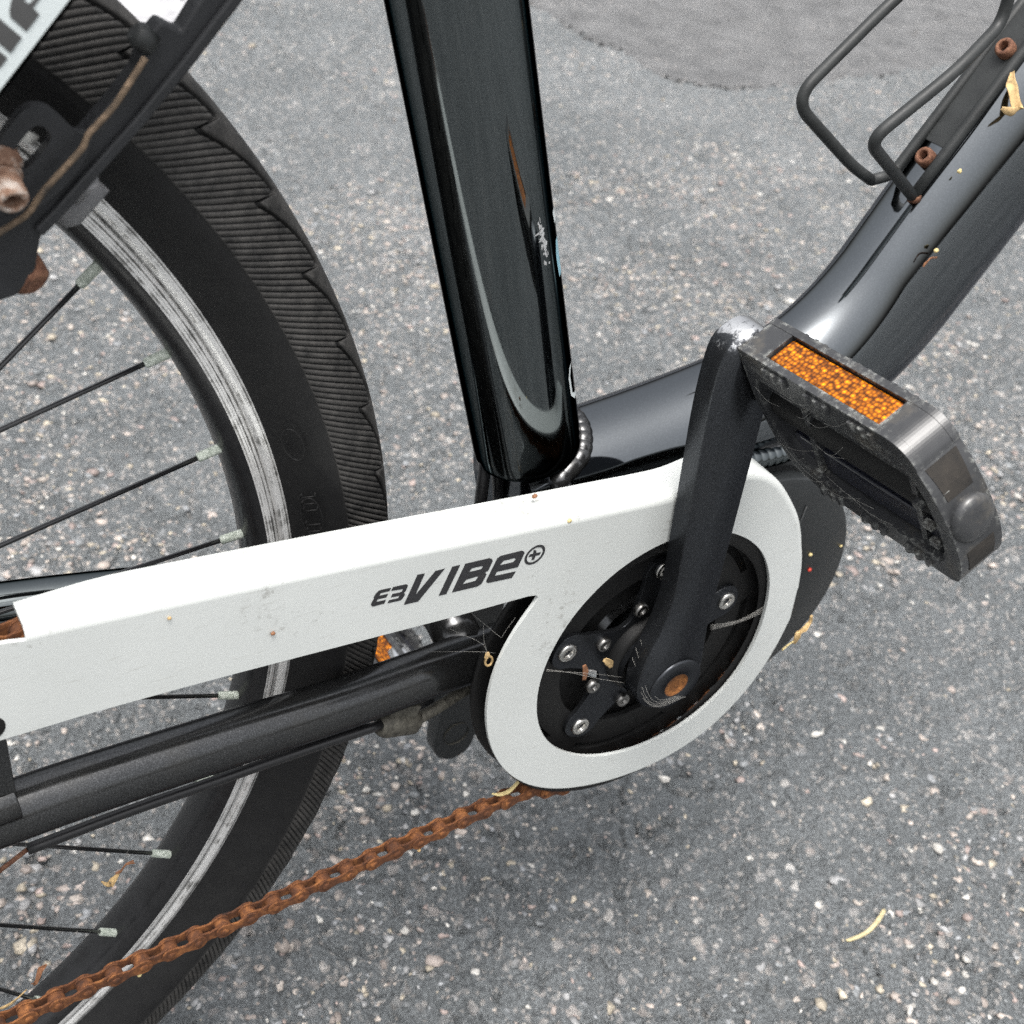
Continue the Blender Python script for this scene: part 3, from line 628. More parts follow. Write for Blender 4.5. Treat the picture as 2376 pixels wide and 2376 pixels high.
# spokes and nipples
spk = [(34.3, -22, -80), (25.4, 28, 55), (15.9, -22, 60), (6.7, 28, -35), (-2.4, -22, -75), (-11.6, 28, 75), (-21.4, -22, 62), (-31.3, 28, -28), (-41.4, -22, 5), (-51.2, -22, 70)]
a_ = 44.3
while a_ < 299: spk.append((a_, (-22, 28)[int(a_/10) % 2], (70, -70)[int(a_/20) % 2])); a_ += 10
for ang, fy, da in spk:
    a = math.radians(ang); b = math.radians(ang+da)
    n0 = Vector((HX+299.5*math.cos(a), -3.5 if fy < 0 else -2.0, HZ+299.5*math.sin(a))); h0 = Vector((HX+28*math.cos(b), fy, HZ+28*math.sin(b)))
    d = (h0-n0).normalized()
    mb = MB(); mb.tube([n0, h0], 1.05, 10); so = mb.build('spoke', 'spoke', wheel)
    mb = MB(); mb.tube([n0-d*2, n0+d*.6, n0+d*1.2, n0+d*10.2, n0+d*10.8], [2.6, 2.5, 2.05, 1.95, 1.3], 12); mb.build('nipple', 'nipple', so)
mb = MB(); lathe_y(mb, [(5, -66), (9, -66), (9, -38), (31, -25), (31, -21), (18, -15), (18, 20), (31, 27), (31, 31), (9, 36), (9, 66), (5, 66)], wc, 48); mb.build('hub', 'black_plastic', wheel)

# --- motor, chainring and cranks
mb = MB(); mc = (76.0, -6.0)
lathe_y(mb, [(0, -41.2), (43, -41.2), (44, -40.6), (45, -41.6), (47, -42.2), (75.5, -41.4), (77.2, -40.6), (78, -38.8), (78, 40), (74, 44), (0, 44)], mc, 120)
mot = mb.build('motor_housing', 'motor', bike, sharp=40)
mb = MB()
for x0_, z0_, x1_, z1_ in ((103, 44, 140, 14), (108, 49, 145, 20)):
    mb.tube([(x0_, -42.2, z0_), (x1_-45, -42.4, z1_-40)], .5, 6)
mb.build('motor_seam', 'motor', mot)
mb = MB(); lathe_y(mb, [(30, -46.6), (88, -46.6), (92.5, -46.2), (94, -45.2), (94, -44), (92, -43.2), (30, -43.2)], (0, 0), 120); mb.build('chain_disc', 'black_plastic', bike)
mb = MB(); lathe_y(mb, [(22, -46), (22, 42), (0, 42)], (0, 0), 40); mb.build('bottom_bracket', 'paint_dusty', bike)
# chainring: toothed ring, five-armed spider
TEETH = 42; PR = 6.35/math.sin(math.pi/TEETH); outer = []
for k in range(TEETH):
    a0_ = 2*math.pi*(k)/TEETH; 
    for fr, rr_ in ((.0, PR-3.6), (.18, PR-2.6), (.34, PR+1.2), (.45, PR+4.0), (.55, PR+4.0), (.66, PR+1.2), (.82, PR-2.6)):
        a = a0_+fr*2*math.pi/TEETH; outer.append((rr_*math.cos(a), rr_*math.sin(a)))
BP = math.radians(88.35); BR = 52.3
holes = []
for k in range(5):
    m_ = BP+math.radians(36)+k*2*math.pi/5; hl = []
    for i in range(17): a = m_+math.radians(-27+54*i/16); hl.append((69.0*math.cos(a), 69.0*math.sin(a)))
    for i in range(17): a = m_+math.radians(26-52*i/16); hl.append((64.6*math.cos(a), 64.6*math.sin(a)))
    holes.append(hl)
inner = [(57*math.cos(2*math.pi*i/90), 57*math.sin(2*math.pi*i/90)) for i in range(90)]
mb = MB(); mb.prism([outer, [(49*math.cos(2*math.pi*i/90), 49*math.sin(2*math.pi*i/90)) for i in range(90)]]+holes, (0, 0, 0), (1, 0, 0), (0, 0, 1), (0, 1, 0), -54.2, -51.4)
ring = mb.build('chainring', 'black_plastic', bike, bevel=.4)
mb = MB(); lathe_y(mb, [(70, -61.2), (72, -62.8), (91, -62.8), (92, -61.8), (70, -61.2)], (0, 0), 96); mb.build('outer_ring', 'black_plastic', ring)
sp_out = []
for k in range(5):
    b = BP+k*2*math.pi/5
    for da, r_ in ((-36, 27), (-26, 29), (-17, 38), (-12.5, 47), (-11.5, 53), (-7, 58.5), (0, 60), (7, 58.5), (11.5, 53), (12.5, 47), (17, 38), (26, 29)):
        a = b+math.radians(da); sp_out.append((r_*math.cos(a), r_*math.sin(a)))
sp_out = [p[:2] for p in spline([(x, z, 0) for x, z in sp_out], 3, closed=True)]
mb = MB(); mb.prism([sp_out], (0, 0, 0), (1, 0, 0), (0, 0, 1), (0, 1, 0), -56.6, -54.0); mb.build('spider', 'crank', ring, bevel=.6)
mb = MB(); lathe_y(mb, [(0, -63), (19, -63), (22, -61), (23, -56)], (0, 0), 48); mb.build('spider_hub', 'black_plastic', ring)
for k in range(5):
    b = BP+k*2*math.pi/5
    mb = MB(); socket_bolt(mb, (BR*math.cos(b), -56.6, BR*math.sin(b)), (0, -1, 0), 5.2, 1.5, 2.5, 3.2, dome=.3); mb.build('chainring_bolt', 'steel', ring)
for ang in (151, 202, 106, 256, 322):
    b = math.radians(ang); mb = MB(); socket_bolt(mb, (32.4*math.cos(b), -56.6, 32.4*math.sin(b)), (0, -1, 0), 4.0, 3.0, 1.9, 1.6, dome=.45); mb.build('spider_bolt', 'dark_steel', ring)
# cranks
co = [(18, -8), (19.5, 5), (18, 20), (16.5, 40), (16.5, 90), (16, 150), (15.5, 178), (11, 191), (1, 197.5), (-9, 195), (-15, 186), (-16, 160), (-13.8, 125), (-11.5, 90), (-9.8, 57), (-12, 36), (-17, 20), (-19, 5), (-17, -9), (-10, -17), (0, -20), (10, -17)]
co = [p[:2] for p in spline([(x, z, 0) for x, z in co], 5, closed=True)]
def crank_mesh(name, mat, s=1.0):
    mb = MB(); n = len(co); rings = []
    cx_ = [1.0 if p[1] > 30 else .0 for p in co]
    for yy, ins in ((-66.5, 1.5), (-68, 0), (-77.5, 0), (-79, .5), (-82.6, 4.2), (-83.2, 5.6)):
        rg = []
        for i, (x, z) in enumerate(co):
            a, b = co[i-1], co[(i+1) % n]; tx, tz = b[0]-a[0], b[1]-a[1]; l = math.hypot(tx, tz); nx_, nz_ = tz/l, -tx/l
            rg.append((s*(x-nx_*ins), s*yy, s*(z-nz_*ins)))
        rings.append(rg)
    mb.ring_loft(rings); return mb
mb = crank_mesh('crank', 'crank'); lathe_y(mb, [(12, -62), (20, -63), (20.3, -66.6)], (0, 0), 40)
crank = mb.build('crank_arm', 'crank', bike, sharp=28)
mb = MB(); lathe_y(mb, [(15.2, -83.0), (15.2, -83.9), (14.2, -84.6), (7.0, -84.62), (6.6, -83.9)], (0, 0), 48); mb.build('crank_boss', 'crank', crank)
mb = MB(); lathe_y(mb, [(7.0, -84.58), (6.6, -84.4), (6.2, -83.5), (3, -83.35), (0, -83.35)], (0, 0), 32); mb.build('axle_hole', 'hole_rust', crank)
mb = MB(); lathe_y(mb, [(12.6, -83.3), (13.6, -83.35)], (0, 0), 8)
lc = crank_mesh('crank', 'crank', -1.0); _c, _s = math.cos(math.radians(7.5)), math.sin(math.radians(7.5)); lc.v = [(x*_c+z*_s, y, -x*_s+z*_c) for x, y, z in lc.v]; lco = lc.build('crank_arm', 'motor', bike, sharp=28)
mb = MB(); c_end = (-1.5, -181)
def wear_patch(): pass
mb = MB(); lathe_y(mb, [(9, 65.5), (9, 67.0), (5, 67.2), (3.6, 68.6), (3.6, 74), (0, 74)], (-24, -171), 32); mb.build('pedal_socket', 'dirty_metal', lco)
# --- pedals
PO = Vector((10.83, -84.82, 169.39)); PD = Vector((-.0183666, -.99357663, .11166084)); PN = Vector((.88039837, .03686012, .47280022)); PW = Vector((-.47387908, .10698976, .87406625))
def pedal(o, d, w, nrm, parent, full=True):
    t = 10.4
    outl = [(2, 25), (86, 25), (97, 24), (103, 14), (108.5, -2), (110.5, -18), (108, -30), (104, -33), (60, -33), (30, -32), (16, -27), (8, -14), (3, 4)]
    outl = outl[:2]+[p[:2] for p in spline([(l_, w_, 0) for l_, w_ in outl[2:8]], 6)]+outl[8:]
    w1 = [(9, 20), (84, 20), (93, 18.5), (98.5, 10), (102.5, -4), (103.4, -16), (99, -24), (60, -24.6), (33, -23.6), (21, -20), (12.5, -10), (7.6, 5)]
    mb = MB(); mb.prism([outl, w1], o, d, w, nrm, -t, t)
    mb.box(o, d, w, nrm, 8, 104, 9.5, 12.5, -6, -3.5); mb.box(o, d, w, nrm, 30, 33, -27, 20, -7.5, 7.5); mb.box(o, d, w, nrm, 88, 91, -27, 18, -7.5, 7.5)
    # raised frame round the reflector pocket
    side = [(2, 24.5), (2, 33.2)]+[p[:2] for p in spline([(82, 33.2, 0), (88, 32.6, 0), (93, 30.2, 0), (96.4, 26.6, 0), (97.8, 24.0, 0)], 5)]
    for n0, n1 in ((-t, -7.0), (7.0, t)): mb.prism([side], o, d, w, nrm, n0, n1)
    mb.box(o, d, w, nrm, 2.2, 15.5, 24.5, 33.0, -7.0, 7.0); mb.prism([[(77.5, 24.5), (77.5, 33.0)]+[(p[0]-.1, p[1]-.15) for p in side[2:]]], o, d, w, nrm, -7.0, 7.0)
    body = mb.build('pedal_body', 'pedal', parent, bevel=1.6, ang=22)
    body.modifiers['bevel'].segments = 3
    mb = MB(); mb.box(o, d, w, nrm, 16.3, 76.8, 25, 31.6, -6.4, 6.4); mb.build('reflector', 'amber', body, bevel=.7)
    mb = MB(); mb.box(o, d, w, nrm, 30, 82, -36.0, -33.4, -5.5, 5.5); mb.build('reflector', 'amber_plain', body, bevel=.5)
    # spindle sleeve and end cap
    mb = MB(); mb.box(o, d, w, nrm, 16, 101, -23.5, -11.5, -5.5, 4.5); mb.build('inner_bar', 'navy', body, bevel=.8)
    mb = MB(); ax = [o+d*x for x in (-4, 2, 96, 100)]; mb.tube(ax, [6.5, 8.2, 8.2, 7], 24); mb.build('spindle_sleeve', 'black_plastic', body)
    tilt = (d*.97+w*.12).normalized(); cc = o+d*107.6+w*(-2.5)
    mb = MB(); mb.tube([cc-tilt*4, cc+tilt*2.2, cc+tilt*3.4, cc+tilt*4.0], [9.8, 9.6, 8.0, 4.0], 32); mb.build('end_cap', 'pedal', body)
    # grip teeth along both rails, on the two tread faces
    for s in (-1, 1):
        for wv_, l_list in ((29.0, (18, 42, 66)), (-29.8, (34, 58, 82))):
            for l_ in l_list:
                prof_ = [(-1, -1.5), (-.4, 1.6), (1.2, 1.6), (2.4, .5), (4.2, .5), (5.0, 1.6), (6.6, 1.6), (7.8, .5), (9.4, .5), (10.2, 1.6), (11.6, 1.6), (12.4, -1.5)]
                mb = MB(); mb.prism([prof_], o+d*l_+nrm*(s*t), d, nrm*s, w, wv_-2.2, wv_+2.2); mb.build('grip_tooth', 'pedal', body)
        for q in range(4):
            c = o+d*(98.0+(.7, .9, .6, 0)[q]*5.5-3)+w*(-22+q*9)+nrm*(s*t); mb = MB(); mb.box(c, d, w, nrm*s, -2.0, 2.0, -1.6, 1.6, -1, 1.7); mb.build('grip_tooth', 'pedal', body)
    # end wall: dark brown patches stand for openings, their shade put into the colour
    cur = [p for p in outl if p[0] > 95]
    for w_hi, w_lo, h0_, h1_ in ((22.5, 8.5, 7.4, 6.0), (-14.5, -28.5, 6.6, 6.2)):
        run = [p for p in cur if w_lo <= p[1] <= w_hi]; rg_ = []
        for q_, p in enumerate(run):
            hh = h0_+(h1_-h0_)*q_/max(1, len(run)-1); c = o+d*(p[0]+.25)+w*p[1]
            rg_.append([tuple(c+nrm*hh), tuple(c-nrm*hh), tuple(c-nrm*hh-d*3), tuple(c+nrm*hh-d*3)])
        mb = MB(); mb.ring_loft(rg_, smooth=False); mb.build('end_shade_patch', 'opening_shade', body)
    mb = MB(); mb.box(o, d, w, nrm, 88, 92, -2, 2, -2, 2)
    mb.build('end_rib', 'black_plastic', body)
    return body
ped = pedal(PO, PD, PW, PN, bike)
fp = pedal(Vector((-24, 84, -171)), Vector((0, 1, 0)), Vector((-.65, 0, .76)), Vector((-.76, 0, -.65)), bike)
mb = MB(); mb.tube([(-36, 100, -150), (-36, 104, -150), (-36, 128, -150), (-36, 130, -150)], [6.0, 8.5, 8.5, 6.5], 28); mb.build('bearing_sleeve', 'chrome', fp)
mb = MB(); mb.tube([PO+PD*-8, PO+PD*3], 6.2, 20); mb.build('spindle', 'hole_rust', ped)

# --- chain guard: a pressed plate whose top edge turns over into a flange
YG = -66.0
top_l = [(-291.8, 132.6), (-240, 128.4), (-174.5, 122.6), (-120, 117.4), (-92.6, 114.8), (-46.5, 110.6), (-8.7, 107.6), (12, 109.5), (37, 106.5), (54, 96.5), (69.5, 78.5), (80, 62), (87.4, 42), (92, 16)]
low = [(92.8, -6), (90.2, -22), (85.5, -37), (78, -51), (67, -65), (53, -76.5), (36.4, -84), (14, -87), (-6, -85.5), (-24, -82), (-46, -75.2), (-63.6, -64.6), (-78.3, -49.4), (-88.5, -33.2), (-95, -17), (-98.6, 0), (-99.9, 14), (-98.6, 30), (-95, 44.5), (-89, 56.5), (-80.6, 68.2), (-79.4, 71), (-80.6, 72.8), (-85, 73.8), (-119.9, 75.6), (-157.7, 78.3), (-216.2, 82.4), (-243.9, 84.1), (-276.3, 85.6), (-322, 86.2)]
front_top = [p[:2] for p in spline([(x, z, 0) for x, z in top_l], 6)]
lw = [np.array(p, float) for p in low[:21]]
for _ in range(3): lw = [lw[0]]+[(lw[i-1]+2*lw[i]+lw[i+1])/4*.6+lw[i]*.4 for i in range(1, 20)]+[lw[20]]
lowr = [p[:2] for p in spline([(p[0], p[1], 0) for p in lw], 4)]+low[21:]
RB = 4.2
def nrm2(pts, i):
    a, b = pts[max(i-1, 0)], pts[min(i+1, len(pts)-1)]; tx, tz = b[0]-a[0], b[1]-a[1]; l = math.hypot(tx, tz); return (-tz/l, tx/l)
n = len(front_top); rows = []
def flange_d(p):
    x, z = p
    if x < 5: return 20.5
    t = min(1, max(0, (107-z)/80)); return 20.5*(1-t)**1.2+1.0*t
inner_row = []
segs = 6
for i, p in enumerate(front_top):
    nx_, nz_ = nrm2(front_top, i); d = flange_d(p); rb = min(RB, d*.9)
    row = []
    for k in range(segs+1):
        a = math.pi/2*k/segs; row.append((p[0]-nx_*(rb-rb*math.sin(a)), YG+rb*(1-math.cos(a)), p[1]-nz_*(rb-rb*math.sin(a))))
    row.append((p[0], YG+max(rb+.2, d), p[1])); rows.append(row)
# round the rear corner of the flange
for i in range(0, 5):
    r = rows[i]; f_ = (1, .72, .45, .2, .05)[i]; last = r[-1]; r[-1] = (last[0], last[1]-4.5*f_, last[2])
plate = [(r[0][0], r[0][2]) for r in rows]+lowr+[(-322, 135.6-2), (-297.5, 129.6)]
hole_c = [(1560,1251)]
hole = [(36.8, 71.1), (1.5, 0)]
hp = []
hr = {0: 69.0, 20: 70.2, 40: 71.2, 60: 71.4, 80: 73, 100: 75, 120: 75.4, 140: 74.2, 160: 72.4, 180: 71.6, 200: 71.4, 220: 71, 240: 69.8, 260: 70.2, 280: 72.6, 300: 75.6, 320: 76.6, 340: 72.6}
ks = sorted(hr); rads = [hr[q] for q in ks]
sm = [(rads[i-1]+2*rads[i]+rads[(i+1) % len(rads)])/4 for i in range(len(rads))]
hp = [(1.26+sm[i]*math.cos(math.radians(a)), 6.7+sm[i]*math.sin(math.radians(a)), 0) for i, a in enumerate(ks)]
hole = [p[:2] for p in spline(hp, 6, closed=True)]
mb = MB()
L = [plate, hole]
def area(l): return sum(l[i][0]*l[(i+1) % len(l)][1]-l[(i+1) % len(l)][0]*l[i][1] for i in range(len(l)))
tri = tessellate_polygon([[Vector((p[0], p[1], 0)) for p in l] for l in L]); flat = plate+hole
fs = []
for t in tri:
    a, b, c = [flat[i] for i in t]
    if (b[0]-a[0])*(c[1]-a[1])-(b[1]-a[1])*(c[0]-a[0]) < 0: t = (t[0], t[2], t[1])
    fs.append(t)
base = [(p[0], YG, p[1]) for p in flat]; mb.add(base, fs, False)
k = segs+2; extra = [p for r in rows for p in r[1:]]; o2 = len(mb.v); mb.v += extra
def vid(i, q): return i if q == 0 else o2+i*(k-1)+q-1
for i in range(n-1):
    for q in range(k-1): mb.f.append((vid(i, q), vid(i+1, q), vid(i+1, q+1), vid(i, q+1))); mb.sm.append(True)
guard = mb.build('chain_guard', 'guard', bike)
so_ = guard.modifiers.new('solid', 'SOLIDIFY'); so_.thickness = .0019; so_.offset = -1
bv = guard.modifiers.new('bevel', 'BEVEL'); bv.width = .0005; bv.segments = 2; bv.limit_method = 'ANGLE'; bv.angle_limit = math.radians(55)
tag(guard, 'white enamelled chain guard with black lettering')
LET = [
 [[(-162.0, 96.6), (-162.3, 97.5), (-161.0, 100.2), (-161.2, 100.8), (-160.3, 102.4), (-159.2, 103.4), (-158.3, 103.6), (-153.6, 103.1), (-154.3, 101.6), (-158.1, 101.9), (-158.8, 100.7), (-154.8, 100.3), (-155.5, 98.7), (-159.3, 99.1), (-159.9, 97.9), (-155.6, 97.4), (-156.3, 95.7), (-161.3, 95.9)]],
 [[(-152.8, 103.1), (-146.8, 102.6), (-146.0, 101.7), (-146.2, 100.7), (-146.9, 98.9), (-147.6, 98.3), (-147.0, 97.3), (-148.1, 95.2), (-149.1, 94.7), (-154.8, 95.3), (-154.1, 96.7), (-150.1, 96.3), (-149.4, 97.4), (-153.4, 97.9), (-152.8, 99.5), (-148.7, 99.1), (-148.1, 100.5), (-153.5, 101.4)]],
 [[(-147.2, 91.7), (-141.9, 105.9), (-138.6, 105.4), (-142.2, 95.0), (-133.7, 105.0), (-129.3, 104.8), (-140.6, 91.1)]],
 [[(-131.0, 90.7), (-125.8, 104.6), (-122.1, 104.3), (-127.4, 90.4)]],
 [[(-124.7, 90.3), (-119.7, 104.1), (-108.1, 103.2), (-106.7, 102.3), (-106.3, 100.9), (-107.9, 96.4), (-109.4, 95.8), (-108.5, 94.6), (-110.3, 90.2), (-112.3, 89.2)], [(-117.5, 98.9), (-116.1, 100.5), (-111.3, 100.1), (-110.8, 99.5), (-111.5, 98.4)], [(-119.9, 93.1), (-118.4, 95.0), (-113.3, 95.1), (-112.6, 94.5), (-113.7, 92.8)]],
 [[(-108.1, 90.1), (-108.2, 91.0), (-104.1, 101.8), (-102.5, 102.6), (-92.2, 102.0), (-90.9, 101.2), (-90.5, 100.2), (-92.9, 93.2), (-103.5, 94.2), (-104.2, 92.2), (-93.7, 91.1), (-95.2, 88.0), (-107.1, 89.3)], [(-102.4, 97.4), (-100.8, 99.4), (-95.3, 99.0), (-94.6, 98.2), (-95.7, 96.9)]],
 [[(-85.9, 100.3), (-84.6, 99.8), (-84.2, 98.1), (-81.9, 97.8), (-82.4, 96.5), (-84.5, 96.6), (-84.9, 94.7), (-86.3, 95.0), (-86.1, 96.9), (-88.1, 97.1), (-87.5, 98.4), (-85.9, 98.3)]],
]
ro = [5.0, 5.7, 6.1, 5.8, 5.2, 4.3, 3.7, 4.1]
def ringpts(s):
    pts = []
    for i in range(16):
        # the emblem ring as an ellipse slanted like the letters
        t = 2*math.pi*i/16; ex, ez = 4.95, 5.0; x = ex*math.cos(t)+.22*ez*math.sin(t); z = ez*math.sin(t)-.08*ex*math.cos(t); pts.append((-84.93+x*s, 97.35+z*s, 0))
    return [p[:2] for p in spline(pts, 3, closed=True)]
LET.append([ringpts(1.0), ringpts(.77)])
for loops in LET:
    mb = MB(); mb.prism(loops, (0, 0, 0), (1, 0, 0), (0, 0, 1), (0, 1, 0), YG-.14, YG+.05); mb.build('letter', 'letter', guard)
mb = MB(); lathe_y(mb, [(0, YG-.3), (5.5, YG-.3), (6.0, YG+.05)], (-309, 93), 24); mb.build('guard_bolt', 'black_plastic', guard)

# --- chain: figure-of-eight plates, pins and rollers; every link is an object of its own
CY = -57.9
chain = empty('chain', (-61.2, CY, -74.4), bike)
def plate_outline(r, waist, p=12.7, n=10):
    o = []
    for i in range(n+1): a = math.radians(-125+250*i/n); o.append((p/2+r*math.cos(a), r*math.sin(a)))
    o.append((0, waist))
    for i in range(n+1): a = math.radians(55+250*i/n); o.append((-p/2+r*math.cos(a), r*math.sin(a)))
    o.append((0, -waist)); return o
def link_mesh(kind):
    mb = MB(); X, Y, Z = (1, 0, 0), (0, 0, 1), (0, 1, 0)
    if kind == 'outer':
        o = plate_outline(4.15, 2.25)
        for s in (-1, 1):
            mb.prism([o], (0, 0, 0), X, Y, Z, min(s*2.72, s*3.66), max(s*2.72, s*3.66))
        for px in (-6.35, 6.35):
            lathe_y(mb, [(0, -4.3), (1.5, -4.3), (1.95, -4.0), (1.95, -3.6), (1.85, -3.5), (1.85, 3.9), (1.5, 4.15), (0, 4.15)], (px, 0), 14)
    else:
        o = plate_outline(4.2, 2.5)
        for s in (-1, 1): mb.prism([o], (0, 0, 0), X, Y, Z, min(s*1.62, s*2.62), max(s*1.62, s*2.62))
        for px in (-6.35, 6.35): lathe_y(mb, [(1.9, -1.6), (3.8, -1.55), (3.85, 0), (3.8, 1.55), (1.9, 1.6)], (px, 0), 18)
    return mb
links = []
proto = {}
def add_link(p, q, kind, y):
    """a link spanning the pins p and q (x,z)"""
    cx_, cz_ = (p[0]+q[0])/2, (p[1]+q[1])/2; ang = math.atan2(q[1]-p[1], q[0]-p[0])
    nm = 'outer_link' if kind == 'outer' else 'inner_link'
    if nm not in proto:
        mb = link_mesh(kind); me_ob = mb.build(nm, 'rust', None, loc=(0, 0, 0), bevel=.14, ang=50); me_ob.location = W(cx_, y, cz_); put(me_ob, chain); proto[nm] = me_ob; ob = me_ob
    else: ob = copy_part(proto[nm], (cx_, y, cz_), chain)
    ob.rotation_euler = (0, -ang, 0)
ca = math.radians(3.41); p0 = (-61.154, -74.402)
pins = [(p0[0]-12.7*i*math.cos(ca), p0[1]-12.7*i*math.sin(ca)-.7*math.sin(math.pi*min(i, 26)/26)) for i in range(27)]
pins = [(x, z+random.gauss(0, .12)) for x, z in pins]
for i in range(26): add_link(pins[i+1], pins[i], 'outer' if i % 2 == 0 else 'inner', CY)
# round the front of the chainring and back along the top
an = math.atan2(p0[1], p0[0]); R0 = math.hypot(*p0); q = [p0]; Rw = R0
k_ = 0
while True:
    Rw = max(PR, Rw-2.6); an += 2*math.asin(6.35/Rw); pnt = (Rw*math.cos(an), Rw*math.sin(an)); q.append(pnt)
    if an > math.radians(80): break
up_a = math.atan2(126-q[-1][1], -296-q[-1][0])
for i in range(28): q.append((q[-1][0]+12.7*math.cos(up_a), q[-1][1]+12.7*math.sin(up_a)))
for i in range(len(q)-1): add_link(q[i], q[i+1], 'inner' if i % 2 == 0 else 'outer', CY)

# --- cables
mb = MB(); mb.tube(spline([(-312, -46, -6.5), (-301, -45.5, -.6)], 4), 1.0, 8); mb.tube(spline([(-500, -60, -26), (-312, -46.2, -6.6)], 4), 1.0, 8); cab = mb.build('inner_cable', 'bolt_rust', bike)
mb = MB(); mb.tube(spline([(-301, -45.5, -.6), (-260, -44.6, -.2), (-221.7, -44, -1.2), (-180, -43, -2.6), (-140, -41.5, -5.5)], 6), 2.5, 14); mb.build('cable_housing', 'cable', bike)
mb = MB(); mb.tube([(-141, -40.5, -7.5), (-137, -40, -8.5), (-121, -38.4, -14.8), (-119, -38, -15.8)], [4.2, 6.0, 6.0, 4.4], 16, sy=1.1); mb.box((-130, -39, -12), (.93, 0, -.37), (0, 1, 0), (.37, 0, .93), -9, 7, -3, 3, -1, 13); mb.build('cable_stop', 'dirty_metal', bike, bevel=.8)
mb = MB(); mb.tube(spline([(-120, -38.2, -15.2), (-104, -36, -13.4), (-87, -33, -11.6), (-60, -30, -9)], 6), 3.0, 14); mb.build('cable_housing', 'dirty_metal', bike)
for (x0_, y0_, z0_), (x1_, y1_, z1_), r_ in (((-71, 0, 112), (-70, 2, 56), 3.0), ((-64.5, 3, 112), (-56, 4, 56), 3.0), ((-57, 2, 112), (-51, 0, 56), 4.2)):
    mb = MB(); mb.tube([(x0_, y0_, z0_), ((x0_+x1_)/2-.4, y0_, (z0_+z1_)/2), (x1_, y1_, z1_)], r_, 14); mb.build('cable_housing', 'cable', bike)

# --- bottle cage on the down tube
cage = empty('bottle_cage', (169, 0, 205), bike)
nvec = Vector((-dd.z, 0, dd.x))
def dt(s, y, h): return d0+dd*s+nvec*h+Vector((0, y, 0))
def inv(x, z): v = Vector((x-170, 0, z-137.5)); return v.dot(dd), v.dot(nvec)
mb = MB(); mb.tube(bent([(160.0, -6.5, 201.4), (182.6, -7, 235.6), (205.5, -7.2, 269.4), (262, -7.5, 356)], 20), 2.9, 14); mb.build('cage_rail', 'cage', cage)
mb = MB(); mb.tube(bent([(149.5, 13, 203), (163, 12.3, 204.5), (183.5, 12, 234.9), (200.8, 12, 259.1), (262, 12, 350)], 14, 10), 2.9, 14); mb.build('cage_rail', 'cage', cage)
mb = MB(); mb.tube(bent([(160.0, -6.2, 201.4), (101.0, -20.5, 241.6), (141, -24, 271.8), (170.5, -16, 287.0), (172, -15, 300), (150, -15, 345)], 11, 10), 2.9, 14); mb.build('cage_loop', 'cage', cage)
mb = MB(); mb.tube(bent([(149.5, 13, 203), (135, 15, 211.5), (92.5, 23, 245.5), (141.3, 25, 285.9), (190, 25, 320)], 14, 10), 2.9, 14); mb.build('cage_loop', 'cage', cage)
pts_ = []
mb = MB(); so0, ho0 = inv(181, 229); 
mb.box(dt(0, 0, 0), dd, (0, 1, 0), nvec, so0-8, so0+95, -7, 10, 40.6, 42.2); mb.build('cage_plate', 'cage', cage, bevel=.4)
for (x, z) in ((169.3, 217.6), (202.7, 268.6)):
    s_, h_ = inv(x, z)
    mb = MB(); socket_bolt(mb, dt(s_, 0.8, 41.0), nvec, 4.7, 6.4, 2.7, 5.6, dome=.18); mb.build('cage_bolt', 'bolt_rust', cage)
    mb = MB(); cpt = dt(s_, .8, 36.5); mb.tube([cpt, cpt+nvec*4.6, cpt+nvec*5.0], [5.4, 5.2, 3.6], 20); mb.build('cage_boss', 'cage', cage)
mb = MB(); cpt = Vector((160.0, -6.3, 201.4)); mb.tube([cpt-nvec*2.6+dd*-.5, cpt+dd*1.2], [3.6, 3.3], 14); mb.build('rail_weld', 'bolt_rust', cage)

# --- rear rim brake at the seat stay
brake = empty('rear_brake', (-270, -46, 258), bike)
armo = [(-198, 334), (-205.1, 326.9), (-210.8, 320.7), (-222.9, 308.0), (-235.9, 293.1), (-250.0, 280.2), (-254.7, 274.8), (-262.6, 267.5), (-266.5, 264.2), (-267.4, 262.2), (-268.7, 257.6), (-269.7, 253.2), (-275.8, 245.7), (-282.0, 244.6), (-288, 250), (-289, 262), (-283, 270), (-274.5, 274), (-262.5, 283), (-251.6, 293), (-243.6, 301), (-236.0, 309.5), (-233, 317.6), (-228.0, 322.6), (-222.5, 319.5), (-217.6, 326.4), (-207, 338)]
mb = MB(); mb.prism([armo], (0, 0, 0), (1, 0, 0), (0, 0, 1), (0, 1, 0), -46.5, -39.0)
rib = [(-206, 329), (-222, 311), (-236.6, 295.6), (-250.5, 282.4), (-262, 271.2), (-268, 266)]
for a, b in zip(rib[:-1], rib[1:]):
    e = Vector((b[0]-a[0], 0, b[1]-a[1])); l = e.length; e.normalize(); mb.box((a[0], 0, a[1]), e, (e.z, 0, -e.x), (0, 1, 0), -.6, l+.6, -2.2, 1.4, -48.6, -46)
arm = mb.build('brake_arm', 'brake', brake, bevel=.9, ang=30)
plo = [(-283, 280), (-279, 290), (-275.3, 294.2), (-271.2, 299.0), (-268.2, 301.7), (-264.8, 302.7), (-261.5, 301.7), (-258.0, 298.3), (-254.7, 294.3), (-250.0, 292.0), (-256, 282), (-266, 274), (-278, 270)]
slo = [(-268.3, 295.0), (-265.7, 297.0), (-263.5, 296.6), (-261.8, 294.1), (-262.8, 291.3), (-269.4, 285.2), (-272, 287), (-272.5, 290)]
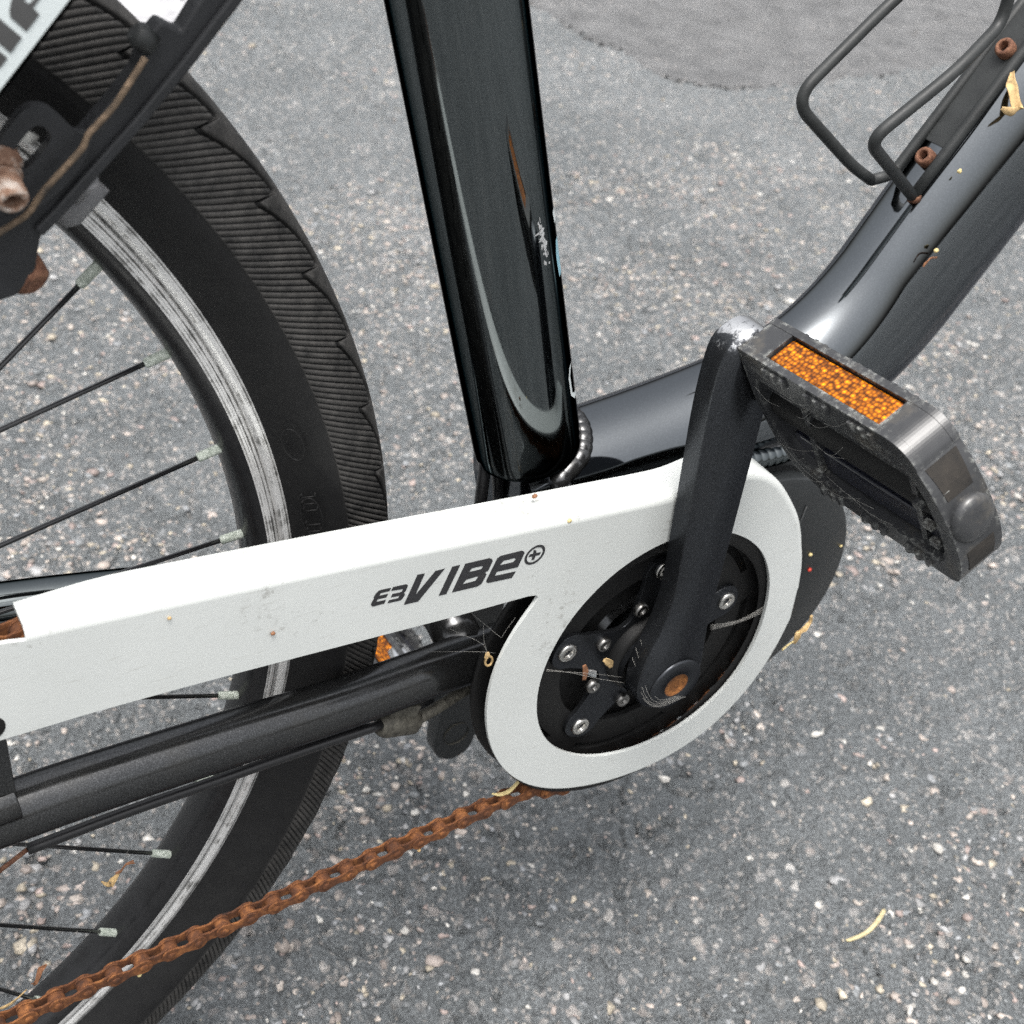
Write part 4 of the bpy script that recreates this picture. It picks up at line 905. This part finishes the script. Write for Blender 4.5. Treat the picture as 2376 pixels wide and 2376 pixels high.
mb = MB(); mb.prism([[p[:2] for p in spline([(x, z, 0) for x, z in plo], 4, True)], [p[:2] for p in spline([(x, z, 0) for x, z in slo], 4, True)]], (0, 0, 0), (1, 0, 0), (0, 0, 1), (0, 1, 0), -48.5, -44.5)
mb.build('pad_holder', 'brake', brake, bevel=.7)
mb = MB(); mb.box((0, 0, 0), (.70, 0, -.71), (0, 1, 0), (.71, 0, .70), -397.0, -388.5, -44, -41, 10, 14.5); 
mb = MB(); cpt = Vector((-267.5, -42, 292.5)); mb.box(cpt, (.70, 0, -.45), (0, 1, 0), (.45, 0, .70), -4, 4.2, -1.5, 1.5, -2, 2); mb.build('pad_shim', 'steel', brake)
bd = Vector((.03, -.93, -.36)).normalized(); bb_ = Vector((-276.8, -43.6, 287.2))
mb = MB(); socket_bolt(mb, bb_+bd*8, bd, 4.6, 9.6, 2.8, 6.0, dome=.12); mb.build('pad_bolt', 'corroded', brake)
mb = MB(); mb.tube([bb_, bb_+bd*4, bb_+bd*4.4, bb_+bd*8], [7.0, 7.0, 5.6, 5.6], 24); mb.build('pad_washer', 'corroded', brake)
mb = MB(); mb.tube(spline([(-234.2, -50, 314.0), (-238.6, -51, 308.9), (-244.5, -52, 302.1), (-249.7, -52, 297.1), (-252.4, -52, 294.6), (-254.5, -52, 290.7), (-259.8, -52, 285.7), (-266.4, -52, 279.4), (-271.2, -52, 273.6), (-275.7, -52, 271.0), (-284, -51, 266)], 5), .95, 10); mb.build('return_spring', 'spring_rust', brake)
mb = MB(); pb = Vector((-231.6, -45.5, 316.4)); mb.tube([pb+e2*-1, pb+e2*4.5, pb+e2*5.6], [3.6, 3.6, 2.4], 20); mb.build('spring_tab', 'cage', brake)
mb = MB(); pv = Vector((-271.6, -40, 249.4)); mb.tube([pv+Vector((0, 6, 0)), pv, pv+Vector((1.2, -3.2, -2.0)), pv+Vector((1.6, -4.2, -2.6))], [6.2, 6.2, 5.6, 3.8], 20); mb.build('pivot_bolt', 'bolt_rust', brake)
mb = MB(); padp = [Vector((-245, -27, 270)), Vector((-249, -27, 266)), Vector((-254.5, -27, 259.8)), Vector((-257, -27, 257.8))]
mb.tube(padp, [5.6, 5.6, 5.0, 3.0], 20, sx=.8, sy=1.0); mb.tube([(-252, -26, 264.5), (-252, -46, 279)], 3.0, 12); mb.build('brake_pad', 'pad', brake)

# ------------------------------------------------------------------ marks on the seat tube
on_seat('decal', [(195.5, 44, 54), (200, 42.5, 54), (206, 41.5, 54), (212, 46, 55)], 'decal_blue')
on_seat('decal', [(219, 49, 56), (224.5, 47, 56)], 'decal_white')
on_seat('decal', [(131.5, 46, 58), (136.5, 36.5, 41), (146, 35.5, 40), (150.5, 41, 58)], 'decal_white', .2)

# paint chip: scattered flakes of bare metal
mb = MB(); bx_ = Vector((0, -1, 0))
for i in range(46):
    z = 218.5+random.gauss(0, 4.4); a = 21.4+random.gauss(0, 1.7)+(218-z)*.14; w_ = random.uniform(.3, 1.0)*(1.8 if abs(z-221) < 3 else .8); h_ = random.uniform(.4, 1.5)
    c = st(z); k_ = []
    for q in range(6):
        t = 2*math.pi*q/6; aa = math.radians(a)+w_*math.cos(t)/25.4*random.uniform(.6, 1.2); zz = z+h_*math.sin(t)*random.uniform(.6, 1.2)
        k_.append(tuple(st(zz)+(bx_*math.cos(aa)+fx_*math.sin(aa))*25.46))
    mb.add(k_, [tuple(range(6))], False)
mb.build('paint_chip', 'paint_chip', seat, flip=False)

# ------------------------------------------------------------------ bits of dry plant matter and webs
def leafstrip(name, path, widths, side, mat, label, cat='dry leaf', thick=.35, cup=.0):
    pts = [Vector(p) for p in spline(path, 5)]; n = len(pts); s = Vector(side).normalized(); mb = MB(); top = []; 
    W_ = np.interp(np.linspace(0, 1, n), np.linspace(0, 1, len(widths)), widths)
    rings = []
    for i, p in enumerate(pts):
        T = (pts[min(i+1, n-1)]-pts[max(i-1, 0)]).normalized(); b = (s-T*s.dot(T)).normalized(); up_ = T.cross(b)
        w_ = W_[i]; ring_ = []
        for k in range(-3, 4): ring_.append(tuple(p+b*w_*k/3+up_*(cup*(k/3)**2*w_+random.gauss(0, .05))))
        for k in range(3, -4, -1): ring_.append(tuple(p+b*w_*k/3+up_*(cup*(k/3)**2*w_+thick)))
        rings.append(ring_)
    mb.ring_loft(rings); o = mb.build(name, mat, None, loc=path[0]); return tag(o, label, cat)
leafstrip('dry_leaf', [(196.7, -12, 262.0), (188.5, -20, 258.5), (188.5, -24, 252.5), (190, -26.5, 248.8), (181, -28.5, 250.5), (174, -29.5, 253.0)], [1.0, 2.6, 2.8, 2.6, 1.9, .8], (.7, .1, .55), 'leaf', 'curled tan dry leaf caught beside the bottle cage bolt', cup=.35)
leafstrip('dry_leaf', [(-81, -56, -69.2), (-77, -57, -70.8), (-72, -57.5, -70.5), (-67, -57, -67.2), (-65.3, -57, -65)], [.3, 1.0, 1.3, 1.0, .3], (0, .35, 1), 'seed', 'pale curved leaf sliver lying on the rusty chain', cup=.2)
leafstrip('dry_leaf', [(-98.7, -60, 40.8), (-98.9, -60.3, 38.6), (-98.6, -60.2, 37.2)], [.8, 1.5, .6], (1, 0, 0), 'leaf', 'small tan leaf scrap hanging in a web left of the chainring', cup=.4)
ring_o = MB(); ring_o.tube([(-97.2+1.9*math.cos(2*math.pi*i/20), -60.3, 34.6+2.9*math.sin(2*math.pi*i/20)-.5*math.cos(2*math.pi*i/20)) for i in range(21)], .55, 8, cap=False)
tag(ring_o.build('dried_tendril', 'leaf', None, loc=(-97.2, -60.3, 34.6)), 'little looped orange tendril hanging beside the white guard', 'tendril')

leafstrip('dry_leaf', [(-256.8, -34, -48.9), (-260.2, -33, -49.7), (-263.1, -35, -50.4), (-265.5, -34, -51.5)], [1.4, .8, 1.2, .4], (.3, -.3, 1), 'leaf_red', 'reddish dry leaf curl hanging below a spoke by the rim', cup=.5)
leafstrip('dry_leaf', [(-263.8, -34, -51.9), (-266.4, -35, -54.7), (-269.5, -34, -57.5), (-271.8, -32, -55.6)], [.5, 1.9, 1.5, .2], (.8, -.3, .8), 'leaf', 'pale folded leaf tip dangling between two lower spokes', cup=.5)
leafstrip('dry_leaf', [(-300.6, -34, -95.9), (-302.6, -33, -99.1), (-305.5, -35, -103.9), (-307.8, -34, -106.3)], [.6, 1.4, .9, 1.0], (.8, -.4, .3), 'leaf_red', 'dark red leaf curl on a thread beside the lowest spoke', cup=.6)
leafstrip('dry_leaf', [(-310.7, -34, -109.8), (-315.4, -34, -114.0), (-320.5, -34, -116.5), (-325, -34, -115.5)], [.5, 1.5, 1.6, .7], (.5, -.3, .9), 'leaf', 'tan leaf shred at the lower left corner near the chain', cup=.4)
leafstrip('dry_leaf', [(-34.3, -67, 16.6), (-31.8, -67.5, 14.1), (-29.0, -67, 8.6)], [1.2, 2.1, .6], (.8, -.3, .5), 'leaf', 'pale leaf shred lodged against the crank hub', cup=.4)
leafstrip('dry_leaf', [(-44.6, -65, 15.0), (-43.2, -65, 10.2), (-43.0, -65, 4.2)], [.9, 1.5, .8], (.8, -.2, .2), 'leaf_red', 'brown leaf shred inside the chainring opening', cup=.4)
leafstrip('twig', [(132.3, -49, -32.4), (132.7, -49, -37.6), (128.9, -50, -42.2), (124.7, -50, -44.6), (124.5, -49, -51.4)], [.7, 1.1, 1.6, 1.9, .9], (.7, -.4, .5), 'leaf', 'crumpled tan plant scrap under the right of the motor cover', 'twig', .6, .3)
leafstrip('twig', [(115.7, -49, -53.0), (119.5, -49, -50.4), (124.2, -49, -48.6)], [.9, 1.3, .6], (.2, -.4, .9), 'seed', 'yellowish husk stuck at the lower right edge of the guard', 'twig', .6, .3)
leafstrip('straw', [(235.1, -110.9, -298), (223.1, -115.9, -297.6), (209.9, -118.9, -297.8), (196.5, -117.8, -298.4), (193.2, -116.2, -299.4)], [1.3, 1.5, 1.3, 1.1, .5], (.35, 1, .1), 'straw', 'short piece of yellow straw on the asphalt, lower right', 'straw', 1.3, .1)
leafstrip('stem_bit', [(156.8, -27.9, 173.8), (158.4, -28.2, 177.3), (160.4, -28.2, 178.4), (165.0, -28, 177.7)], [.5, .6, .5, .4], (.4, -.2, .9), 'leaf_red', 'tiny bent brown stem on the side of the down tube', 'plant stem', .5, .2)

def seed(name, p, r, mat, label):
    b = bmesh.new(); bmesh.ops.create_icosphere(b, subdivisions=2, radius=1.0); mb = MB()
    vs = [tuple(Vector(p)+Vector((v.co.x*r*1.2, v.co.y*r*.8, v.co.z*r*(1+.25*math.sin(5*v.co.x))))*1.0) for v in b.verts]
    vs = [tuple(Vector(p)+(Vector(v)-Vector(p))*random.uniform(.82, 1.12)) for v in vs]
    mb.add(vs, [[v.index for v in f.verts] for f in b.faces]); b.free()
    return tag(mb.build(name, mat, None, loc=p), label, 'seed')
seed('seed', (-203.9, -66.5, 98.1), .85, 'leaf_red', 'small brown speck on the white guard face, left of the lettering')
seed('seed', (-243.3, -66.5, 120.7), .7, 'leaf', 'tiny orange speck near the upper left edge of the guard')
seed('seed', (-68.9, -65.4, 110.4), 1.1, 'seed', 'pale seed on the top bend of the guard, right of the lettering')
seed('seed', (-79.0, -52, 117.0), 1.1, 'leaf_red', 'dark red seed on the guard flange below the seat tube')
seed('seed', (163.3, -25.8, 222.0), 1.2, 'seed', 'yellow seed high on the down tube below the cage rail')
seed('seed', (163.0, -27.8, 181.5), 1.3, 'seed', 'yellow seed on the side of the down tube above a bent stem')
seed('seed', (122.8, -42.6, 10.8), 1.2, 'seed', 'yellow seed on the motor cover beside the guard')
seed('red_fleck', (126.2, -42.8, -1.3), 1.1, 'red_fleck', 'bright red fleck on the dark motor cover')
seed('seed', (147.6, -41.8, 8.2), .8, 'seed', 'pale seed near the right rim of the motor cover')
seed('seed', (-266.1, -60, -93.4), 1.0, 'seed', 'pale seed just below the rusty chain, lower left')
seed('seed', (-124.5, -61, -84.4), .9, 'leaf', 'orange crumb clinging under the middle of the chain')

# fine strands of cobweb
mb = MB()
def strand(pts, r=.10, sag=0.0):
    p = spline(pts, 5); n = len(p); mb.tube([(x, y, z-sag*math.sin(math.pi*i/(n-1))) for i, (x, y, z) in enumerate(p)], r*.55, 5)
strand([(-67.8, -66, 22.3), (-51.2, -66, 12.9), (-34.2, -66, 2.0), (-16.7, -67, -7.5)], .12)
strand([(-67.8, -66, 21.3), (-40, -66, 8), (-19, -66.5, -3)], .10)
for k in range(5):
    strand([(29.6+k*.3, -69, 15.6-k*.9), (50, -68.5, 11.5-k*.5), (66.5, -67.8, 13.5-k*1.1)], .11, .4)
for k in range(6):
    a = math.radians(150+k*14); strand([(19.2*math.cos(a), -70, 4+24*math.sin(math.radians(60-k*18))), (15*math.cos(a), -84.6, -2-k*1.6), (3+k, -85.2, -8-k*.6)], .09)
strand([(-123.1, -48, 40), (-107.1, -62, 45.9), (-95.3, -62, 40.4)], .08)
strand([(-117.0, -56, 58.2), (-103.0, -62, 48.8), (-99.5, -62, 38.1)], .09)
strand([(-101.1, -58, 56), (-100.5, -59, 48), (-98.7, -60, 40.8)], .10); strand([(-105, -50, 60), (-98, -60, 54), (-94, -63, 50)], .08); strand([(-88, -63, 60), (-92, -63, 54), (-94, -63, 50)], .08)
strand([(-285, -34, -81.1), (-290.2, -34, -84.9), (-297.4, -34, -92.7), (-300.6, -34, -95.9)], .12); strand([(-307.8, -34, -106.3), (-310.7, -34, -109.8)], .12); strand([(-248, -30, -20), (-257, -33, -36), (-263, -34, -48)], .09)
for k in range(14):
    l0 = random.uniform(6, 60); l1 = l0+random.uniform(8, 30); n0 = -11-random.uniform(0, 1.2); w0 = random.uniform(-28, 22); w1 = w0+random.uniform(-16, 16)
    strand([PO+PD*l0+PW*w0+PN*n0, PO+PD*(l0+l1)/2+PW*((w0+w1)/2-2)+PN*(n0-.5), PO+PD*l1+PW*w1+PN*n0], .08)
strand([PO+PD*88+PW*30+PN*-3, PO+PD*102+PW*14+PN*-6, PO+PD*109+PW*-8+PN*-8], .11)
tag(mb.build('cobweb', 'web', None, loc=(-61, -66, 20)), 'fine grey cobweb strands strung over the crank, pedal and wheel', 'cobweb', kind='stuff')
